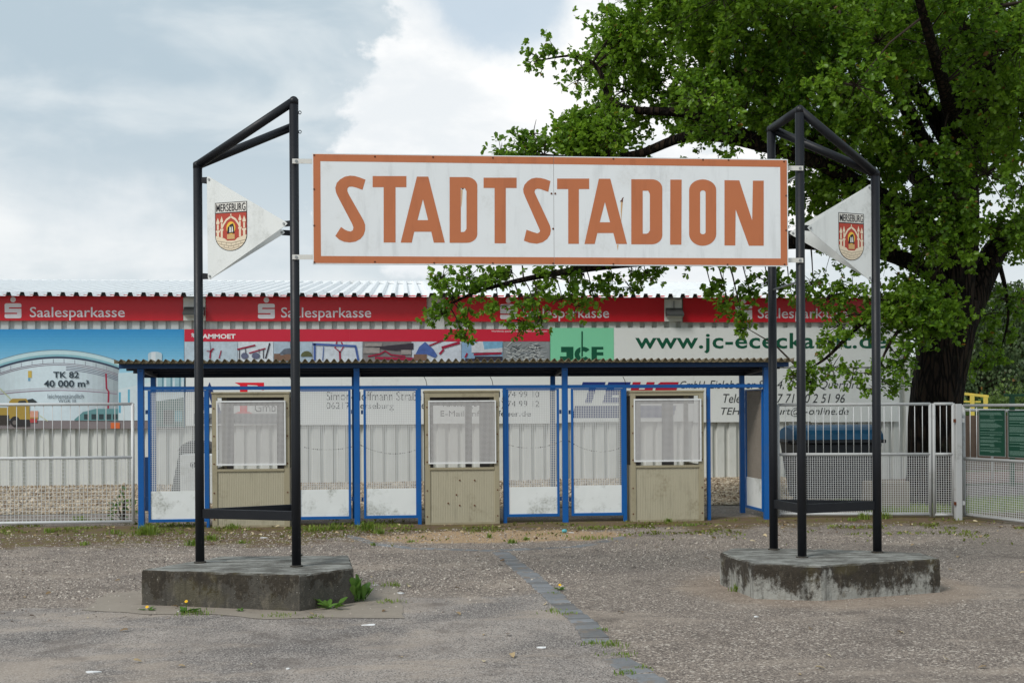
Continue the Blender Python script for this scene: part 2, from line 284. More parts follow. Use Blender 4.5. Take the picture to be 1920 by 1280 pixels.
# ------------------------------------------------------------------ mesh helpers
WL = {}                                     # world origin of every parent
def tag(o, label=None, cat=None, group=None, kind=None):
    if label: o['label'] = label
    if cat: o['category'] = cat
    if group: o['group'] = group
    if kind: o['kind'] = kind
    return o
def thing(name, loc, label, cat, group=None):
    o = bpy.data.objects.new(name, None); COL.objects.link(o); o.location = loc; o.empty_display_size = .2
    WL[o] = Vector(loc); return tag(o, label, cat, group)
def link(name, me, parent=None, loc=(0, 0, 0), rot=(0, 0, 0), scale=None):
    o = bpy.data.objects.new(name, me); COL.objects.link(o); o.location = loc; o.rotation_euler = rot
    if scale: o.scale = scale
    if parent: o.parent = parent; WL[o] = WL[parent] + Vector(loc)
    else: WL[o] = Vector(loc)
    return o
class MB:
    def __init__(s): s.v = []; s.f = []
    def face(s, pts):
        i = len(s.v); s.v += [tuple(p) for p in pts]; s.f.append(tuple(range(i, i + len(pts)))); return s
    def box(s, x0, y0, z0, x1, y1, z1):
        i = len(s.v)
        s.v += [(x, y, z) for z in (z0, z1) for x, y in ((x0, y0), (x1, y0), (x1, y1), (x0, y1))]
        s.f += [tuple(i + k for k in q) for q in ((0, 3, 2, 1), (4, 5, 6, 7), (0, 1, 5, 4), (1, 2, 6, 5), (2, 3, 7, 6), (3, 0, 4, 7))]; return s
    def bar(s, p, q, w, h, up=(0, 0, 1)):   # rectangular bar from p to q
        p, q = Vector(p), Vector(q); d = (q - p).normalized(); u = Vector(up)
        if abs(d.dot(u)) > .98: u = Vector((0, 1, 0))
        r = d.cross(u).normalized() * (w / 2); u2 = r.cross(d).normalized() * (h / 2); i = len(s.v)
        for b_ in (p, q): s.v += [tuple(b_ + a) for a in (-r - u2, r - u2, r + u2, -r + u2)]
        s.f += [tuple(i + k for k in g) for g in ((0, 1, 2, 3), (7, 6, 5, 4), (0, 4, 5, 1), (1, 5, 6, 2), (2, 6, 7, 3), (3, 7, 4, 0))]; return s
    def tube(s, pts, r, n=10, cap=True):
        pts = [Vector(p) for p in pts]; R = r if isinstance(r, (list, tuple)) else [r] * len(pts); i0 = len(s.v); ref = None
        for k, p in enumerate(pts):
            d = (pts[min(k + 1, len(pts) - 1)] - pts[max(k - 1, 0)]).normalized()
            if ref is None: ref = Vector((0, 0, 1)) if abs(d.z) < .9 else Vector((1, 0, 0))
            a = d.cross(ref).normalized(); b_ = d.cross(a).normalized(); ref = b_.cross(d) if False else ref
            for j in range(n):
                an = 2 * math.pi * j / n; s.v.append(tuple(p + (a * math.cos(an) + b_ * math.sin(an)) * R[k]))
        for k in range(len(pts) - 1):
            for j in range(n):
                s.f.append((i0 + k * n + j, i0 + k * n + (j + 1) % n, i0 + (k + 1) * n + (j + 1) % n, i0 + (k + 1) * n + j))
        if cap:
            s.f.append(tuple(i0 + j for j in range(n - 1, -1, -1))); s.f.append(tuple(i0 + (len(pts) - 1) * n + j for j in range(n)))
        return s
    def prism(s, loop, off):                # closed outline (3d, planar) pushed along off; the outline may be concave
        n = len(loop); i = len(s.v); off = Vector(off)
        s.v += [tuple(p) for p in loop] + [tuple(Vector(p) + off) for p in loop]
        for a, b_, c_ in tessellate_polygon([[Vector(p) for p in loop]]):
            s.f.append((i + a, i + b_, i + c_)); s.f.append((i + n + c_, i + n + b_, i + n + a))
        for k in range(n): s.f.append((i + k, i + (k + 1) % n, i + n + (k + 1) % n, i + n + k))
        return s
    def fill(s, loops):                     # flat filled outline(s), the later loops are holes
        i = len(s.v); L = [[Vector(p) for p in l] for l in loops]
        for l in L: s.v += [tuple(p) for p in l]
        for tr in tessellate_polygon(L): s.f.append(tuple(i + k for k in tr))
        return s
    def mesh(s, name, m, o=(0, 0, 0), smooth=False):
        o = Vector(o); me = bpy.data.meshes.new(name); me.from_pydata([tuple(Vector(v) - o) for v in s.v], [], s.f); me.update()
        if m: me.materials.append(m)
        if smooth: me.polygons.foreach_set('use_smooth', [True] * len(me.polygons))
        return me
    def build(s, name, m, parent=None, loc=None, smooth=False, fix=False, bevel=0):
        o = WL[parent] if parent else Vector(loc or (0, 0, 0))
        me = s.mesh(name, m, o, smooth)
        if fix or bevel:
            import bmesh
            bm = bmesh.new(); bm.from_mesh(me); bmesh.ops.recalc_face_normals(bm, faces=bm.faces)
            if bevel: bmesh.ops.bevel(bm, geom=list(bm.edges), offset=bevel, segments=1, affect='EDGES', clamp_overlap=True)
            bm.to_mesh(me); bm.free()
        return link(name, me, parent, (0, 0, 0) if parent else o)
def box(name, m, parent, x0, y0, z0, x1, y1, z1, bevel=0): return MB().box(x0, y0, z0, x1, y1, z1).build(name, m, parent, bevel=bevel)
def tris_mesh(name, V, F, m):
    """big mesh from numpy arrays of triangles"""
    me = bpy.data.meshes.new(name); me.vertices.add(len(V)); me.vertices.foreach_set('co', np.asarray(V, np.float32).ravel())
    n = len(F); me.loops.add(n * 3); me.polygons.add(n); me.loops.foreach_set('vertex_index', np.asarray(F, np.int32).ravel())
    me.polygons.foreach_set('loop_start', np.arange(0, n * 3, 3, dtype=np.int32)); me.update(calc_edges=True); me.materials.append(m); return me

_tx = {}
def text_mesh(body, bold=0, shear=0, space=1.0):
    k = (body, bold, shear, space)
    if k in _tx: return _tx[k]
    cu = bpy.data.curves.new('text', 'FONT'); cu.body = body; cu.offset = bold; cu.shear = shear; cu.space_character = space; cu.resolution_u = 3
    o = bpy.data.objects.new('text', cu); COL.objects.link(o)
    dg = bpy.context.evaluated_depsgraph_get(); me = bpy.data.meshes.new_from_object(o.evaluated_get(dg))
    v = np.array([x.co[:2] for x in me.vertices]); f = [tuple(p.vertices) for p in me.polygons]
    bpy.data.objects.remove(o); bpy.data.meshes.remove(me)
    v = (v - v.min(0)) / (v.max(0) - v.min(0)); _tx[k] = (v, f); return _tx[k]
def text(body, px, fn, m, parent, name='lettering', **k):
    """lettering fitted to a pixel box (x0,y0,x1,y1) of the photograph; fn turns a pixel into a point of the printed surface"""
    v, f = text_mesh(body, **k); x0, y0, x1, y1 = px
    b = MB(); b.v = [tuple(fn(x0 + (x1 - x0) * u, y1 + (y0 - y1) * w)) for u, w in v]; b.f = f
    return b.build(name, m, parent)
def ink(loops, fn, m, parent, name='print'):
    if not isinstance(loops[0][0], (tuple, list)): loops = [loops]
    return MB().fill([[fn(*p) for p in l] for l in loops]).build(name, m, parent)
def rect(x0, y0, x1, y1): return [(x0, y0), (x1, y0), (x1, y1), (x0, y1)]
def arc(cx, cy, rx, ry, a0, a1, n=12): return [(cx + rx * math.cos(rad(a0 + (a1 - a0) * i / n)), cy + ry * math.sin(rad(a0 + (a1 - a0) * i / n))) for i in range(n + 1)]
def stroke(pts, w):                         # thick polyline as an outline in pixels
    L, R_ = [], []
    for i, p in enumerate(pts):
        a = pts[max(i - 1, 0)]; b_ = pts[min(i + 1, len(pts) - 1)]; dx, dy = b_[0] - a[0], b_[1] - a[1]; l = math.hypot(dx, dy) or 1
        nx, ny = -dy / l * w / 2, dx / l * w / 2; L.append((p[0] + nx, p[1] + ny)); R_.append((p[0] - nx, p[1] - ny))
    return L + R_[::-1]

# ------------------------------------------------------------------ ground, paths
M_ASPH = ground_mat()
def sheet(name, pts, m, kind='structure', z=None):
    o = MB().fill([[Vector((p[0], p[1], p[2] if len(p) > 2 else z)) for p in pts]]).build(name, m, None, (0, 0, 0)); return tag(o, kind=kind)
M_LAWN = speckle_mat('rough_grass', c(70, 92, 40), c(98, 116, 56), c(120, 118, 70), 14)
sheet('ground', [(-400, -60), (400, -60), (400, 600), (-400, 600)], M_LAWN, z=-.03)
sheet('forecourt', [(-30, -12), (30, -12), (30, 20.4), (-30, 20.4)], M_ASPH, z=0)
M_GRAV = speckle_mat('gravel_base', c(150, 134, 112), c(196, 182, 160), c(100, 86, 70), 22)
gb = MB(); xs = np.linspace(-30, 8.6, 60); ys = np.linspace(20.2, 26.9, 14)
gz = lambda x, y: .012 + .07 * min(1, max(0, (y - 20.2) / 4)) * (1 if x < 3 else 1.25) + .025 * mnoise.noise(Vector((x * .9, y * .9, 0)))
for i in range(59):
    for j in range(13):
        gb.face([(a, b_, gz(a, b_)) for a, b_ in ((xs[i], ys[j]), (xs[i + 1], ys[j]), (xs[i + 1], ys[j + 1]), (xs[i], ys[j + 1]))])
tag(gb.build('gravel_bed', M_GRAV, None, (0, 0, 0), smooth=True), kind='structure')
sheet('grass_verge', [(7.4, 18.6), (30, 18.2), (30, 24), (7.6, 24)], M_LAWN, z=.006)
M_PATH = speckle_mat('dirt_path', c(112, 98, 90), c(134, 120, 112), c(90, 78, 70), 40)
sheet('dirt_path', [(9.2, 20.9), (30, 21.6), (30, 24.5), (9.0, 24.3)], M_PATH, z=.010)
M_TRACK = speckle_mat('cinder_track', c(126, 98, 86), c(142, 116, 104), c(104, 86, 78), 40)
sheet('running_track', [(8.9, 24.9), (40, 25.6), (40, 30), (8.8, 29.2)], M_TRACK, z=.008)
# worn concrete aprons
M_APR = mat('apron_concrete', c(146, 136, 124), .9, .16, 5, dirt=c(104, 96, 88), dirt_amt=.8, dscale=3, bump=.6, bscale=70)
def ragged(pix, z, amp=.02, n=5):
    P = [G(*p, z=z) for p in pix]; out = []
    for i, p in enumerate(P):
        q = P[(i + 1) % len(P)]
        for k in range(n):
            a = p.lerp(q, k / n); s_ = Vector((mnoise.noise(a * 5.1), mnoise.noise(a * 5.1 + Vector((9, 0, 0))), 0)) * amp; out.append(a + s_)
    return out
sheet('concrete_apron', ragged([(158, 1143), (195, 1113), (262, 1106), (640, 1090), (742, 1098), (752, 1128), (758, 1158), (600, 1157), (500, 1160), (400, 1150), (280, 1151)], .004, .03, 8), M_APR, z=.004)
# stone strip set in the asphalt
M_COB = mat('bluish_paving', c(126, 128, 130), .85, .2, 5, dirt=c(84, 78, 70), dirt_amt=.55, dscale=6, bump=.7, bscale=60)
def per_stone(m):
    t = NT(m.node_tree); bs = t.n['Principled BSDF']; src = bs.inputs['Base Color'].links[0].from_socket
    r = t.new('ShaderNodeObjectInfo').outputs['Random']
    P = t.new('ShaderNodeNewGeometry').outputs['Position']
    col = t.mix(1.0, src, t.mix(r, (.62, .60, .58), (1.12, 1.12, 1.14)), 'MULTIPLY')
    t.put(bs.inputs['Base Color'], t.mix(t.m('MULTIPLY', t.ss(t.noise(P, 5, 8, .7), .5, .62), .75), col, c(126, 114, 102)))
per_stone(M_COB)
strip = bpy.data.objects.new('gutter_strip', None); COL.objects.link(strip); strip.location = (SA.x, SA.y, 0); WL[strip] = Vector((SA.x, SA.y, 0)); tag(strip, kind='structure')
path = [G(*p) for p in ((940, 1036), (998, 1083), (1050, 1128), (1098, 1170), (1118, 1200))]
path2 = [G(*p) for p in ((1160, 1238), (1200, 1262), (1260, 1302))]
def cobble_mesh(w, l, seed):
    r = random.Random(seed); b = MB(); j = lambda a: a + r.uniform(-.008, .008)
    x, y = w / 2, l / 2; e = .012
    bot = [(j(-x), j(-y), -.03), (j(x), j(-y), -.03), (j(x), j(y), -.03), (j(-x), j(y), -.03)]
    sh = [(q[0], q[1], .004) for q in bot]; tp = [(q[0] * (1 - e / x), q[1] * (1 - e / y), .011 + r.uniform(-.003, .004)) for q in bot]
    b.v = bot + sh + tp
    for o in (0, 4): b.f += [(o + k, o + (k + 1) % 4, o + 4 + (k + 1) % 4, o + 4 + k) for k in range(4)]
    b.f.append((8, 9, 10, 11)); return b.mesh('cobble', M_COB)
COBS = [cobble_mesh(.195, .130, i) for i in range(6)]
def lay(pts, pitch, meshes, parent, name, turn=0, jit=.004, z=0):
    d = 0
    for a, b_ in zip(pts, pts[1:]):
        L = (b_ - a).length; ang = math.atan2(b_.y - a.y, b_.x - a.x)
        while d < L:
            p = a.lerp(b_, d / L); p.z = z + random.uniform(-.005, .004)
            link(name, random.choice(meshes), parent, p - WL[parent] + Vector((random.uniform(-jit, jit), 0, 0)), (random.uniform(-.02, .02), random.uniform(-.02, .02), ang + turn + random.uniform(-.03, .03)))
            d += pitch
        d -= L
lay(path, .158, COBS, strip, 'cobble', rad(-90)); lay(path2, .158, COBS, strip, 'cobble', rad(-90), z=-.002)
arcs = bpy.data.objects.new('edging_row', None); COL.objects.link(arcs); e0 = G(760, 1030); arcs.location = (e0.x, e0.y, 0); WL[arcs] = Vector((e0.x, e0.y, 0)); tag(arcs, kind='structure')
lay([G(*p) for p in ((655, 1004), (700, 1019), (775, 1028), (930, 1032), (1080, 1025), (1130, 1016), (1172, 1006))], .2, [cobble_mesh(.16, .19, 20 + i) for i in range(4)], arcs, 'cobble', rad(-90), .02, z=-.006)

# ------------------------------------------------------------------ sports hall behind
WY = 26.72; HX0, HX1 = -22.0, W(1706, 700, WY).x
RY0_ = WY - .42; EAVE = W(860, 556.8, RY0_).z - .02
hall = thing('sports_hall', ((HX0 + HX1) / 2, WY + 5, 0), 'long low hall clad in pale ribbed metal with banners along its front', 'hall')
def trapez(period, flat_, depth, w, n):     # profile points (x, d) of n ribs
    pts = []
    for i in range(n):
        x = i * period; s_ = (period - flat_ - .5 * flat_) / 2
        pts += [(x, 0), (x + flat_, 0), (x + flat_ + s_, depth), (x + flat_ + s_ + .5 * flat_, depth)]
    pts.append((n * period, 0)); return pts
PER = .277; NR = 4; SW = PER * NR
prof = trapez(PER, .158, .062, 0, NR)
b = MB()
for (x0, d0), (x1, d1) in zip(prof, prof[1:]): b.face([(x0, d0, 0), (x1, d1, 0), (x1, d1, EAVE + .1), (x0, d0, EAVE + .1)])
b.box(0, .07, 0, SW, .08, EAVE + .1)
ws = b.mesh('wall_sheet', M_CLAD)
k = 0; x = HX1 - .12
while x > HX0: x -= SW; link('wall_sheet', ws, hall, Vector((x, WY + .003 * (k % 2), 0)) - WL[hall]); k += 1
HX0 = x
box('corner_trim', M_CLAD, hall, HX1 - .13, WY - .02, 0, HX1, WY + .12, EAVE + .1)
RP = .281; NRR = 4; RSW = RP * NRR; SL = .133; RY0, RY1 = WY - .42, WY + 9.6
pr = trapez(RP, .150, 1, 0, NRR); rz = lambda y: EAVE + .02 + SL * (y - RY0)
b = MB()
for (x0, d0), (x1, d1) in zip(pr, pr[1:]):
    h0, h1 = .085 * d0, .085 * d1
    b.face([(x0, 0, h0), (x1, 0, h1), (x1, RY1 - RY0, h1 + SL * (RY1 - RY0)), (x0, RY1 - RY0, h0 + SL * (RY1 - RY0))])
rs = b.mesh('roof_sheet', M_ROOF)
b = MB()
for i in range(NRR):
    x = i * RP; s_ = (RP - .225) / 2; zz = lambda d: .085 * d + SL * .05 - .001
    b.face([(x + .150, .05, zz(0)), (x + RP, .05, zz(0)), (x + .150 + s_ + .075, .05, zz(1)), (x + .150 + s_, .05, zz(1))])
cs = b.mesh('rib_closure', M_DARK)
x = HX1 + .25 - RSW
k = 0
while x > HX0 - .3: link('roof_sheet', rs, hall, Vector((x, RY0, EAVE + .02 + .002 * (k % 2))) - WL[hall]); link('rib_closure', cs, hall, Vector((x, RY0, EAVE + .02)) - WL[hall]); x -= RSW; k += 1
b = MB(); b.fill([[(HX1 - .02, WY + .12, 0), (HX1 - .02, RY1, 0), (HX1 - .02, RY1, rz(RY1) - .02), (HX1 - .02, WY + .12, rz(WY) - .03)]]); b.build('end_wall', M_CLAD, hall)
b = MB(); b.fill([[(HX0, WY + .12, 0), (HX0, RY1, 0), (HX0, RY1, rz(RY1) - .02), (HX0, WY + .12, rz(WY) - .03)]]); b.build('end_wall', M_CLAD, hall)
b = MB(); b.face([(HX0, RY1, 0), (HX1, RY1, 0), (HX1, RY1, rz(RY1) - .02), (HX0, RY1, rz(RY1) - .02)]); b.build('rear_wall', M_CLAD, hall)
box('ridge_cap', M_ROOF, hall, HX0 - .3, RY1 - .1, rz(RY1) + .0, HX1 + .25, RY1 + .1, rz(RY1) + .075)

BY = WY - .075                              # front of the banners
def bn(dy=0): return lambda px, py: W(px, py, BY) + Vector((0, -.004 - dy, 0))
def panel(parent, px, m, name='panel', th=.03, Y=BY):
    p, q = W(px[0], px[3], Y), W(px[2], px[1], Y); return box(name, m, parent, p.x, Y, p.z, q.x, Y + th, q.z)
# -- four red bank banners
RB = 'red banners under the eaves'
RBL = ['red banner with white lettering above the tank mural, leftmost', 'red banner with white lettering between the two posts of the left frame and beyond',
       'red banner half covered by the drooping oak twigs', 'red banner in the shade of the oak behind the right steel frame']
for i, (x0, x1, lx, tx0, tx1) in enumerate(((-90, 343, 9, 56, 234), (386, 800, 484, 527, 696), (836, 1246, 938, 980, 1142), (1281, 1668, 1379, 1421, 1590))):
    yt, yb = 553 + i * .6, 601 + i * .9
    o = thing('advertising_banner', W((x0 + x1) / 2, yb, BY), RBL[i], 'banner', RB)
    xm = (x0 + x1) / 2 + 60
    panel(o, (x0, yt, xm, yb), M_RED); panel(o, (xm + .15, yt, x1, yb), M_RED)
    text('Saalesparkasse', (tx0, 575.5 + i * .7, tx1, 600.5 + i * .7), bn(), flat((226, 222, 228)), o, bold=.006)
    yy = 565 + i * .8; w = 31; h = 28; fn = bn()
    g = lambda u, v: (lx + w * u, yy + 3.5 + h * v)
    dot = MB().fill([[fn(*p) for p in arc(lx + w / 2, yy - 3.5, 5.2, 5.2, 0, 360, 14)[:-1]]]); dot.build('logo', flat((226, 222, 228)), o)
    rr = .12
    L1 = arc(*g(rr * .9, rr), w * rr, h * rr, 180, 270, 4) + arc(*g(1 - rr * .9, rr), w * rr, h * rr, 270, 360, 4) + [g(1, .27), g(.25, .27), g(.25, .36), g(1, .36)] \
        + arc(*g(1 - rr * .9, 1 - rr), w * rr, h * rr, 0, 90, 4) + arc(*g(rr * .9, 1 - rr), w * rr, h * rr, 90, 180, 4) + [g(0, .72), g(.75, .72), g(.75, .63), g(0, .63)]
    ink(L1, fn, flat((226, 222, 228)), o, 'logo')

# -- tank mural
o = thing('mural_banner', W(130, 803, BY), 'blue photo banner of a white storage tank reading TK 82', 'banner', 'large banners on the hall wall')
panel(o, (-95, 617, 345, 804), flat((112, 172, 208)), 'sky_print')
L = 0; PV = .05
def mi(loop, col, name='print'):
    global L
    L += 1; return ink(loop, bn(.0002 * L), flat(col, .55, PV, 12), o, name)
for k in range(16):
    u = k / 15; mi(rect(-95, 617 + 5.2 * k, 345, 622.2 + 5.2 * k), tuple(int(a + (b_ - a) * u ** .9) for a, b_ in zip((44, 140, 198), (150, 200, 222))))
mi(rect(-95, 698, 345, 742), (178, 208, 222))
mi(rect(-95, 787, 345, 803.5), (126, 118, 120))
top = lambda x, k=0: 657 + k + ((x - 108) / 118.0) ** 2 * 22
PV = .12
tk = [(x, top(x)) for x in range(-10, 225, 9)]
mi(tk + [(222, 788), (-10, 788)], (186, 208, 218), 'tank_print')
for k in range(24):
    xa_, xb_ = -10 + 232 * k / 24, -10 + 232 * (k + 1) / 24; u = abs((k + .5) / 24 - .42) / .58; sh = 1 - .30 * u ** 2.2
    mi([(xa_, top(xa_, 12)), (xb_, top(xb_, 12)), (xb_, 788), (xa_, 788)], tuple(int(v * sh) for v in (206, 222, 230)))
mi(tk + [(x, top(x, 12)) for x in range(224, -11, -9)], (184, 212, 218)); mi([(x, top(x, 7)) for x in range(-10, 225, 9)] + [(x, top(x, 12)) for x in range(224, -11, -9)], (130, 178, 190))
mi(stroke([(x, top(x, 13)) for x in range(-10, 225, 9)], 3.5), (50, 62, 84))
mi(stroke([(x, top(x, -.8)) for x in range(-10, 225, 9)], 1.2), (120, 140, 150))
for k in (24, 27): mi(stroke([(x, top(x, k)) for x in range(-10, 225, 9)], 1), (120, 100, 118))
for k in (30, 33, 36): mi(stroke([(x, top(x, k)) for x in range(124, 225, 9)], 1), (84, 84, 110))
mi(stroke([(x, 731.5 + abs((x - 110) / 110) ** 2 * 7) for x in range(0, 222, 10)], 1.4), (140, 110, 130))
mi(stroke([(x, 727.5 + abs((x - 110) / 110) ** 2 * 7) for x in range(0, 222, 10)], .7), (170, 150, 160))
mi(stroke([(199, 700), (200, 728), (204, 734), (203, 768)], 3.2), (150, 40, 66))
mi(rect(53, 695, 60, 708), (196, 170, 80)); mi(rect(53, 708, 57, 714), (110, 160, 190))
for x in range(0, 216, 20): mi(rect(x, top(x, 16), x + .8, top(x, 24)), (130, 130, 146))
mi([(222, 700), (345, 690), (345, 788), (222, 788)], (190, 212, 220)); mi([(222, 730), (300, 712), (345, 716), (345, 788), (222, 788)], (202, 216, 222))
for x, y0, y1 in ((223, 735, 774), (240, 730, 755), (262, 740, 760)): mi(rect(x, y0, x + 4, y1), (96, 168, 196))
for x in (296, 312, 328): mi(rect(x, 702, x + 12, 733), (152, 186, 196)); mi(rect(x + 8, 702, x + 11, 733), (96, 136, 150))
mi(arc(291, 664, 13, 5, 180, 360, 8) + [(304, 700), (278, 700)], (176, 196, 206))
mi(rect(284, 660, 292, 700), (206, 214, 220))
mi([(293, 752), (345, 745), (345, 800), (293, 800)], (70, 104, 100)); mi(rect(306, 768, 326, 796), (36, 44, 44)); mi(rect(328, 770, 342, 790), (96, 150, 160))
mi(rect(208, 792, 225, 803), (206, 104, 56))
mi([(140, 786), (156, 772), (180, 766), (222, 766), (222, 788), (140, 788)], (96, 140, 144))
for x in (158, 172, 186, 200, 212): mi(rect(x, 776, x + 9, 786), (46, 62, 66))
mi(stroke([(0, 728), (28, 755)], 2), (176, 184, 150)); mi(stroke([(74, 778), (90, 789)], 1.5), (200, 205, 170))
mi([(16, 764), (18, 752), (24, 747), (50, 747), (56, 757), (56, 775), (72, 776), (72, 786), (58, 788), (40, 788), (16, 784), (-20, 784), (-20, 764)], (164, 138, 62), 'truck_print')
mi([(33, 757), (36, 751), (48, 750), (52, 757)], (64, 66, 62)); mi([(52, 749), (62, 747), (70, 753), (66, 756), (54, 756)], (52, 60, 62))
mi(rect(57, 770, 72, 782), (206, 150, 130)); mi(rect(57, 784, 70, 792), (170, 70, 70)); mi(rect(-20, 778, 18, 796), (54, 48, 44))
mi(arc(29, 790, 9.5, 10, 0, 360, 16)[:-1], (38, 36, 38)); mi(arc(28, 792, 4, 4.4, 0, 360, 12)[:-1], (104, 98, 96)); mi(rect(34, 786, 56, 799), (44, 42, 44))
for s_, q, bo in (('TK 82', (100.5, 696.5, 148.5, 708.5), .02), ('40 000 m³', (83, 712.5, 167, 725.5), .02), ('leichtentzündlich', (90, 738.5, 157.5, 746.5), 0), ('WGK III', (110, 748, 142.5, 754.5), 0)):
    text(s_, q, bn(.024), flat((40, 56, 68)) if bo else flat((84, 98, 110)), o, bold=bo)

# -- red crane banner with the strip of pictures
o = thing('picture_banner', W(690, 690, BY), 'crimson banner with a strip of crane photographs above the canopy roof', 'banner', 'large banners on the hall wall'); L = 0
panel(o, (346, 617, 1031, 692), flat((196, 206, 214)))
panel(o, (346, 617, 655, 640), M_RED2, 'red_strip', .008, BY - .010); panel(o, (655.2, 617, 1031, 640), M_RED2, 'red_strip', .008, BY - .010)
def bn2(dy=0): return lambda px, py: W(px, py, BY) + Vector((0, -.014 - dy, 0))
text('MAMMOET', (369, 626, 442, 635), bn2(), flat((232, 228, 230)), o, bold=.035)
ink([(358, 626), (361, 624), (365, 626), (369, 628), (369, 633), (366, 635), (365, 631), (363, 633), (361, 630), (359, 632), (360, 628)], bn2(), flat((200, 196, 200)), o, 'logo')
text('Worldwide specialists in heavy lifting and transport', (921, 619, 1026, 623.5), bn2(), flat((226, 190, 196)), o, bold=.02)
sx = [346, 446, 513, 586, 680, 772, 865, 943, 1031]
base_c = [(178, 194, 206), (206, 214, 222), (166, 184, 200), (198, 206, 216), (120, 116, 118), (196, 204, 216), (132, 164, 196), (132, 138, 142)]
pics = [MB() for _ in sx]
L = 40; PV = .35
for i in range(8): mi(rect(sx[i] + .6, 640.5, sx[i + 1] - .6, 690), base_c[i], 'picture')
def many(col, shapes):
    b = MB(); global L; L += 1; f = bn(.012 + .0002 * L)
    for s_ in shapes: b.fill([[f(*p) for p in s_]])
    b.build('print', flat(col, .55, .4, 14), o)['kind'] = 'stuff'
many((150, 24, 60), [stroke(q, w) for q, w in (([(394, 672), (395, 658), (401, 653)], 3), ([(388, 658), (399, 659)], 1.4), ([(411, 672), (415, 657)], 2), ([(445, 655), (479, 647)], 3), ([(467, 662), (498, 653)], 2.4), ([(540, 640), (545, 640)], 1), ([(632, 640), (628, 652), (638, 660), (644, 650), (640, 641)], 2.4), ([(637, 658), (638, 676)], 3.4), ([(690, 668), (712, 664), (722, 658), (733, 665), (760, 668)], 3), ([(703, 671), (780, 673)], 5), ([(800, 650), (830, 638)], 3), ([(828, 652), (862, 642)], 5), ([(824, 664), (832, 655)], 4), ([(872, 670), (876, 662)], 3.4), ([(888, 664), (940, 662)], 4))])
many((50, 44, 56), [stroke(q, w) for q, w in (([(449, 655), (449, 672)], 1.6), ([(494, 655), (494, 672)], 1.6), ([(498, 672), (506, 643)], 2.6), ([(394, 641), (395, 657)], .8), ([(460, 652), (461, 662)], 1.4), ([(486, 654), (486, 662)], 1.4))] + [[(700, 651), (775, 643), (775, 655), (742, 657), (722, 655)], rect(890, 668, 942, 676), rect(872, 672, 895, 677)])
many((92, 98, 124), [arc(459, 667, 7, 6, 0, 360, 10)[:-1], arc(480, 667, 8, 6, 0, 360, 10)[:-1]])
many((70, 96, 160), [stroke(q, w) for q, w in (([(586, 645), (668, 649)], 4), ([(590, 644), (590, 676)], 4), ([(667, 650), (672, 676)], 4), ([(607, 650), (605, 676)], 1.6))] + [[(775, 672), (786, 650), (797, 641), (812, 654), (820, 666), (816, 671), (800, 664), (788, 666)]])
many((120, 92, 76), [rect(514, 663, 526, 676), [(526, 666), (548, 662), (548, 676), (526, 676)], rect(776, 664, 800, 676)])
many((88, 92, 60), [arc(575, 668, 11, 10, 180, 360, 8)])
many((92, 100, 114), [[(524, 663), (533, 654), (548, 652), (548, 664)], rect(544, 640, 549, 652)])
many((150, 144, 142), [rect(681, 652, 712, 662), rect(752, 656, 771, 664), rect(684, 643, 716, 649)])
many((196, 200, 208), [[(884, 648), (898, 640), (942, 640), (942, 660), (884, 661)]]); many((118, 168, 200), [[(905, 640), (942, 640), (942, 652), (908, 655)]])
r_ = random.Random(3)
for col in ((176, 182, 184), (90, 96, 102), (206, 210, 210)):
    many(col, [stroke([(a, b_), (a + r_.uniform(6, 20), b_ + r_.uniform(-9, 9))], .9) for a, b_ in [(r_.uniform(944, 1010), r_.uniform(646, 680)) for _ in range(34)]])

# -- green and white banner
M_MINT = mat('mint_banner', c(128, 208, 168), .4, .04, 1.5)
o = thing('company_banner', W(1360, 690, BY), 'white banner with a mint square and large dark green web address', 'banner', 'large banners on the hall wall'); L = 0
for x0, x1, m in ((1032, 1151, M_MINT), (1151.2, 1248, M_BANW), (1248.3, 1470, M_BANW), (1470.2, 1688, M_BANW)): panel(o, (x0, 614.5, x1, 688), m)
DG = flat((0, 82, 58))
text('www.jc-ececkardt.de', (1191, 624, 1662, 662.5), bn(), DG, o, bold=.018, space=1.06)
f = bn()
ink([(1052, 650), (1075, 650), (1075, 672), (1066, 678), (1050, 678), (1050, 668), (1062, 668), (1062, 660), (1052, 660)], f, DG, o, 'logo')
ink(arc(1093, 664, 16, 14, -40, -320, 14) + arc(1093, 664, 7, 6, -320, -40, 14), f, DG, o, 'logo')
ink([(1109, 650), (1131, 650), (1131, 655), (1119, 655), (1119, 660), (1131, 660), (1131, 666), (1119, 666), (1119, 673), (1131, 673), (1131, 678), (1109, 678)], f, DG, o, 'logo')
ink(rect(1090, 621, 1092.6, 668), bn(.002), DG, o, 'logo'); ink(rect(1088.5, 650, 1089.8, 678), bn(.003), M_MINT, o, 'logo')
# -- lower banners
o = thing('lower_banner', W(700, 796, BY), 'white banner with a big red F and an address, behind the left gates', 'banner', 'large banners on the hall wall')
panel(o, (349, 694, 640, 797.5), M_BANW); panel(o, (640.3, 694, 1056, 796), M_BANW)
NAVY, RED, INK = flat((22, 52, 108)), flat((220, 18, 40)), flat((52, 56, 60))
ink([[(393, 716), (416, 775), (403, 775), (399, 764), (384, 764), (380, 775), (370, 775)], [(392, 742), (386, 758), (397, 758)]], f, NAVY, o, 'logo')
ink([(440, 717), (495, 717), (495, 731), (491, 731), (482, 722), (464, 721), (464, 742), (476, 742), (476, 747), (464, 747), (464, 771), (474, 775), (440, 775), (450, 771), (450, 722)], f, RED, o, 'logo')
text('GmbH', (477, 755, 532, 772), f, INK, o); ink(rect(364, 775, 545, 795), f, flat((112, 114, 116)), o); 
text('Brandschutz', (368, 779, 455, 792), bn(.002), flat((60, 62, 64)), o)
